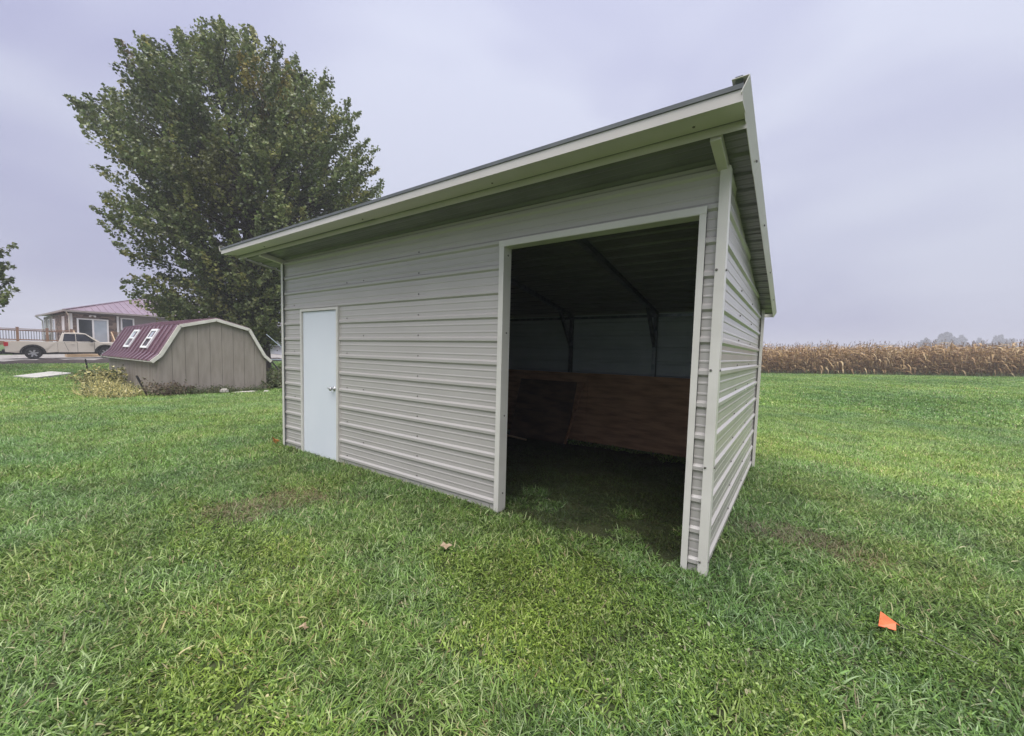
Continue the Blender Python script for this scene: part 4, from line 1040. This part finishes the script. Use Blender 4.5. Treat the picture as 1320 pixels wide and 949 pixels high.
cxyz = ng.nodes.new('ShaderNodeCombineXYZ'); ng.links.new(nattr('rz','FLOAT'), cxyz.inputs[2])
ng.links.new(gi.outputs[0], iop.inputs['Points']); ng.links.new(ci.outputs[0], iop.inputs['Instance']); iop.inputs['Pick Instance'].default_value = True
ng.links.new(nattr('vi','INT'), iop.inputs['Instance Index']); ng.links.new(cxyz.outputs[0], iop.inputs['Rotation']); ng.links.new(nattr('sc','FLOAT'), iop.inputs['Scale'])
ng.links.new(iop.outputs[0], go.inputs[0])
md = lawn.modifiers.new('scatter', 'NODES'); md.node_group = ng

# weed clumps by the shed
YEL = [((0.56,0.50,0.20),4), ((0.44,0.41,0.16),3), ((0.62,0.56,0.30),2), ((0.20,0.20,0.085),1.5)]
WGR = [((0.11,0.14,0.055),3), ((0.15,0.17,0.075),2), ((0.07,0.09,0.035),3), ((0.20,0.18,0.10),1)]
BRN = [((0.15,0.115,0.075),3), ((0.10,0.075,0.05),3), ((0.26,0.20,0.13),2), ((0.14,0.15,0.07),1.5)]
def plant(name, label, cat, spots, parts_fn, mat_=None, group=None):
    Vl = []
    for (x, y, s) in spots:
        v, q, c = parts_fn(s); v = v+np.array([x, y, float(gz(x,y))]); Vl.append((v,q,c))
    v, q, c = merge(*Vl); o = link(name, np_mesh(name, v, q, M['weed'], c)); tag(o, label, cat, group); return o
def arching(n, size, hlo, hhi, wid, cols, flop=0.45): return blades(n, size, hlo, hhi, wid, 6, flop, cols)
def stemleaf(ns, size, h, cols, lr=0.03, per=16):
    """stems with small leaves up their length"""
    st = blades(ns, size, h*0.6, h, 0.010, 4, 0.35, BRN)
    tops = st[0].reshape(ns, 10, 3); cl = []
    t = rng.uniform(0.2,1.0,(ns,per)); seg = np.clip((t*4).astype(int),0,3); fr = t*4-seg
    idx = np.arange(ns)[:,None]
    p = (tops[idx,2*seg]+tops[idx,2*seg+1])/2*(1-fr[...,None])+(tops[idx,2*seg+2]+tops[idx,2*seg+3])/2*fr[...,None]
    p = p+rng.normal(size=p.shape)*0.045
    n = ns*per; pp = p.reshape(-1,3); a = rand_unit(n); b = np.cross(a, rand_unit(n)); b /= np.linalg.norm(b,axis=1,keepdims=True)+1e-9
    r_ = lr*rng.uniform(0.6,1.4,n)[:,None]
    vv = np.stack([pp-a*r_, pp+b*r_*0.6, pp+a*r_*1.2, pp-b*r_*0.6],1).reshape(-1,3); k0 = np.arange(n)*4
    pal = np.array([q[0] for q in cols]); pw = np.array([q[1] for q in cols]); pw = pw/pw.sum()
    c = pal[rng.choice(len(pal), n, p=pw)]*rng.uniform(0.7,1.3,(n,1))
    return merge(st, (vv, np.stack([k0,k0+1,k0+2,k0+3],-1), np.repeat(np.column_stack([c,np.ones(n)]),4,axis=0)))
plant('yellow_weed_clump', 'yellowing arching weed clump beside the long wall of the shed', 'weeds',
      [(-11.6,-0.15,1.0),(-11.0,-0.25,1.0),(-10.5,-0.2,0.8),(-10.0,-0.15,0.65),(-9.6,0.0,0.55),(-9.2,0.1,0.45),(-9.0,-0.25,0.5),(-9.6,-0.5,0.55),(-10.2,-0.6,0.6),(-10.9,0.2,0.75),(-10.2,0.25,0.6)],
      lambda s: merge(arching(190, 0.6, 0.32*s, 0.68*s, 0.017, YEL+WGR[:1], 0.75), stemleaf(14, 0.5, 0.48*s, YEL+WGR[:1], 0.028, 16)))
plant('tall_weed', 'taller pale leafy weed at the far end of the yellow clump', 'weeds', [(-12.6,-0.05,1.0),(-12.2,0.15,1.0),(-12.9,0.2,0.9)],
      lambda s: merge(stemleaf(40, 0.55, 0.85*s, YEL+WGR, 0.040, 22), arching(60, 0.5, 0.4, 0.8, 0.018, YEL, 0.5)))
plant('brown_dead_weed', 'brown dried weed at the near corner of the shed', 'weeds', [(-8.75,0.55,1.0),(-8.7,0.85,0.9),(-8.8,1.15,0.6)],
      lambda s: stemleaf(26, 0.45, 0.62*s, BRN, 0.030, 14))
plant('gable_weeds', 'low green weeds along the foot of the shed gable', 'weeds', [(-8.72,y,s) for y, s in ((1.2,0.8),(1.5,0.9),(1.8,1.0),(2.1,1.0),(2.4,0.8),(2.7,0.55),(3.0,0.5),(3.3,0.6))],
      lambda s: merge(stemleaf(20, 0.36, 0.34*s, WGR, 0.022, 12), arching(120, 0.4, 0.10, 0.24*s, 0.010, WGR, 0.6)))
plant('vine_bush', 'tangled green weeds between the shed and the barn', 'weeds', [(-10.2,4.4,1.0),(-9.7,4.2,0.9),(-10.8,5.0,1.2),(-9.2,3.95,0.6),(-10.0,4.8,1.0),(-11.4,5.6,1.3)],
      lambda s: merge(stemleaf(60, 0.7, 0.75*s, WGR, 0.038, 22), arching(80, 0.6, 0.2, 0.5*s, 0.014, WGR, 0.6)))

A_ = np.array([4.44,34.54]); e_ = np.array([0.962,0.2728]); fr_ = []
for k in range(46):
    q = A_+e_*(-12+k*1.1)+np.array([0.27,-0.96])*0.25
    v, qq, c = blades(90, 1.2, 0.18, 0.45, 0.022, 3, 0.45, WGR+[((0.16,0.2,0.06),4)]); v = v*np.array([1,0.5,1])+np.array([q[0], q[1], float(gz(q[0],q[1]))]); fr_.append((v,qq,c))
v, qq, c = merge(*fr_); tag(link('field_edge_grass', np_mesh('field_edge_grass', v, qq, M['weed'], c)), 'taller rough grass along the foot of the corn', 'grass', kind='stuff')

# orange marker flag lying in the grass
def flag():
    p = [Vector(q) for q in ((7.024,0.160,0.046),(7.100,0.052,0.042),(7.076,0.000,0.030),(6.994,-0.016,0.034))]
    ctr_ = Vector((7.05,0.05,0.035)); p = [ctr_+(q-ctr_)*0.95 for q in p]
    mid_ = (p[0]+p[1])/2; n = Vector((0.03,0.03,0.055)); top = [p[0]+Vector((0.01,0.01,0.02)), p[1]+Vector((0.01,0.02,0.02))]
    mb = MB(); r1 = p[0]*0.96+p[3]*0.04
    ridge0 = p[0]+Vector((-0.004,-0.030,0.010)); ridge1 = p[1]+Vector((-0.020,-0.016,0.014))
    vs = [p[3], p[2], ridge1, ridge0, p[1], p[0]]
    lo = [v-Vector((0,0,0.003)) for v in vs]
    mb.add(vs+lo, [(0,1,2,3),(3,2,4,5),(9,8,7,6),(11,10,8,9),(0,6,7,1),(1,7,8,2),(2,8,10,4),(4,10,11,5),(5,11,9,3),(3,9,6,0)])
    root = empty('marker_flag', (0,0,0), 0, 'small folded orange plastic marker flag lying in the grass', 'flag')
    mb.build('flag_sheet', M['orange'], root)
    MB().tube((7.092,0.052,0.036),(7.16,-0.02,0.06),0.0016,0.0016,6).tube((7.16,-0.02,0.06),(7.36,-0.13,0.05),0.0016,0.0016,6).build('wire', M['screw'], root)
flag()
# fallen leaves
def fallen(c, size, rz, m, label, tilt=0.25):
    mb = MB(); lob = []
    for i in range(15):
        a = 2*math.pi*i/15; k = 1.0 if i % 3 == 0 else (0.55 if i % 3 == 1 else 0.62)
        lob.append((size*k*math.cos(a), size*k*math.sin(a)*0.8, 0.25*size*math.cos(2*a)+0.1*size*math.sin(3*a)))
    n = len(lob); vs = [(0,0,0.1*size)]+lob; vs2 = [(x,y,z-0.002) for x,y,z in vs]
    fs = [(0,1+i,1+(i+1)%n) for i in range(n)]+[(n+1,n+2+(i+1)%n,n+2+i) for i in range(n)]+[(1+i,n+2+i,n+2+(i+1)%n,1+(i+1)%n) for i in range(n)]
    mb.add(vs+vs2, fs); o = mb.build('fallen_leaf', m); o.location = c; o.rotation_euler = (tilt, tilt*0.6, rz); tag(o, label, 'leaf', 'fallen leaves')
fallen((4.36,-0.87,0.05), 0.052, 0.4, M['tanleaf'], 'tan dead leaf lying in the grass before the left jamb')
fallen((-0.22,-0.05,0.07), 0.085, 1.9, M['orangeleaf'], 'orange dead leaf in the grass off the left corner of the barn', 0.8)
fallen((4.42,-2.02,0.055), 0.035, 2.4, M['tanleaf'], 'small brown leaf near the bottom of the picture left of the clover')

# ------------------------------------------------------------------ haze: rainy air round everything
hm = bpy.data.materials.new('rain_haze'); hm.use_nodes = True; n = hm.node_tree.nodes; n.clear()
ho = n.new('ShaderNodeOutputMaterial'); pv = n.new('ShaderNodeVolumePrincipled')
pv.inputs['Color'].default_value = (0.93,0.94,0.985,1); pv.inputs['Density'].default_value = 0.0021; pv.inputs['Anisotropy'].default_value = 0.1
hm.node_tree.links.new(pv.outputs[0], ho.inputs['Volume'])
hz = MB().box(-760, 860, -660, 860, -1.2, 30.0).build('haze', hm); tag(hz, 'thin grey rain haze over the fields', 'haze', kind='stuff')

SC.cycles.max_bounces = 5; SC.cycles.diffuse_bounces = 3; SC.cycles.glossy_bounces = 2; SC.cycles.volume_bounces = 0
SC.cycles.transparent_max_bounces = 6
SC.cycles.use_denoising = True
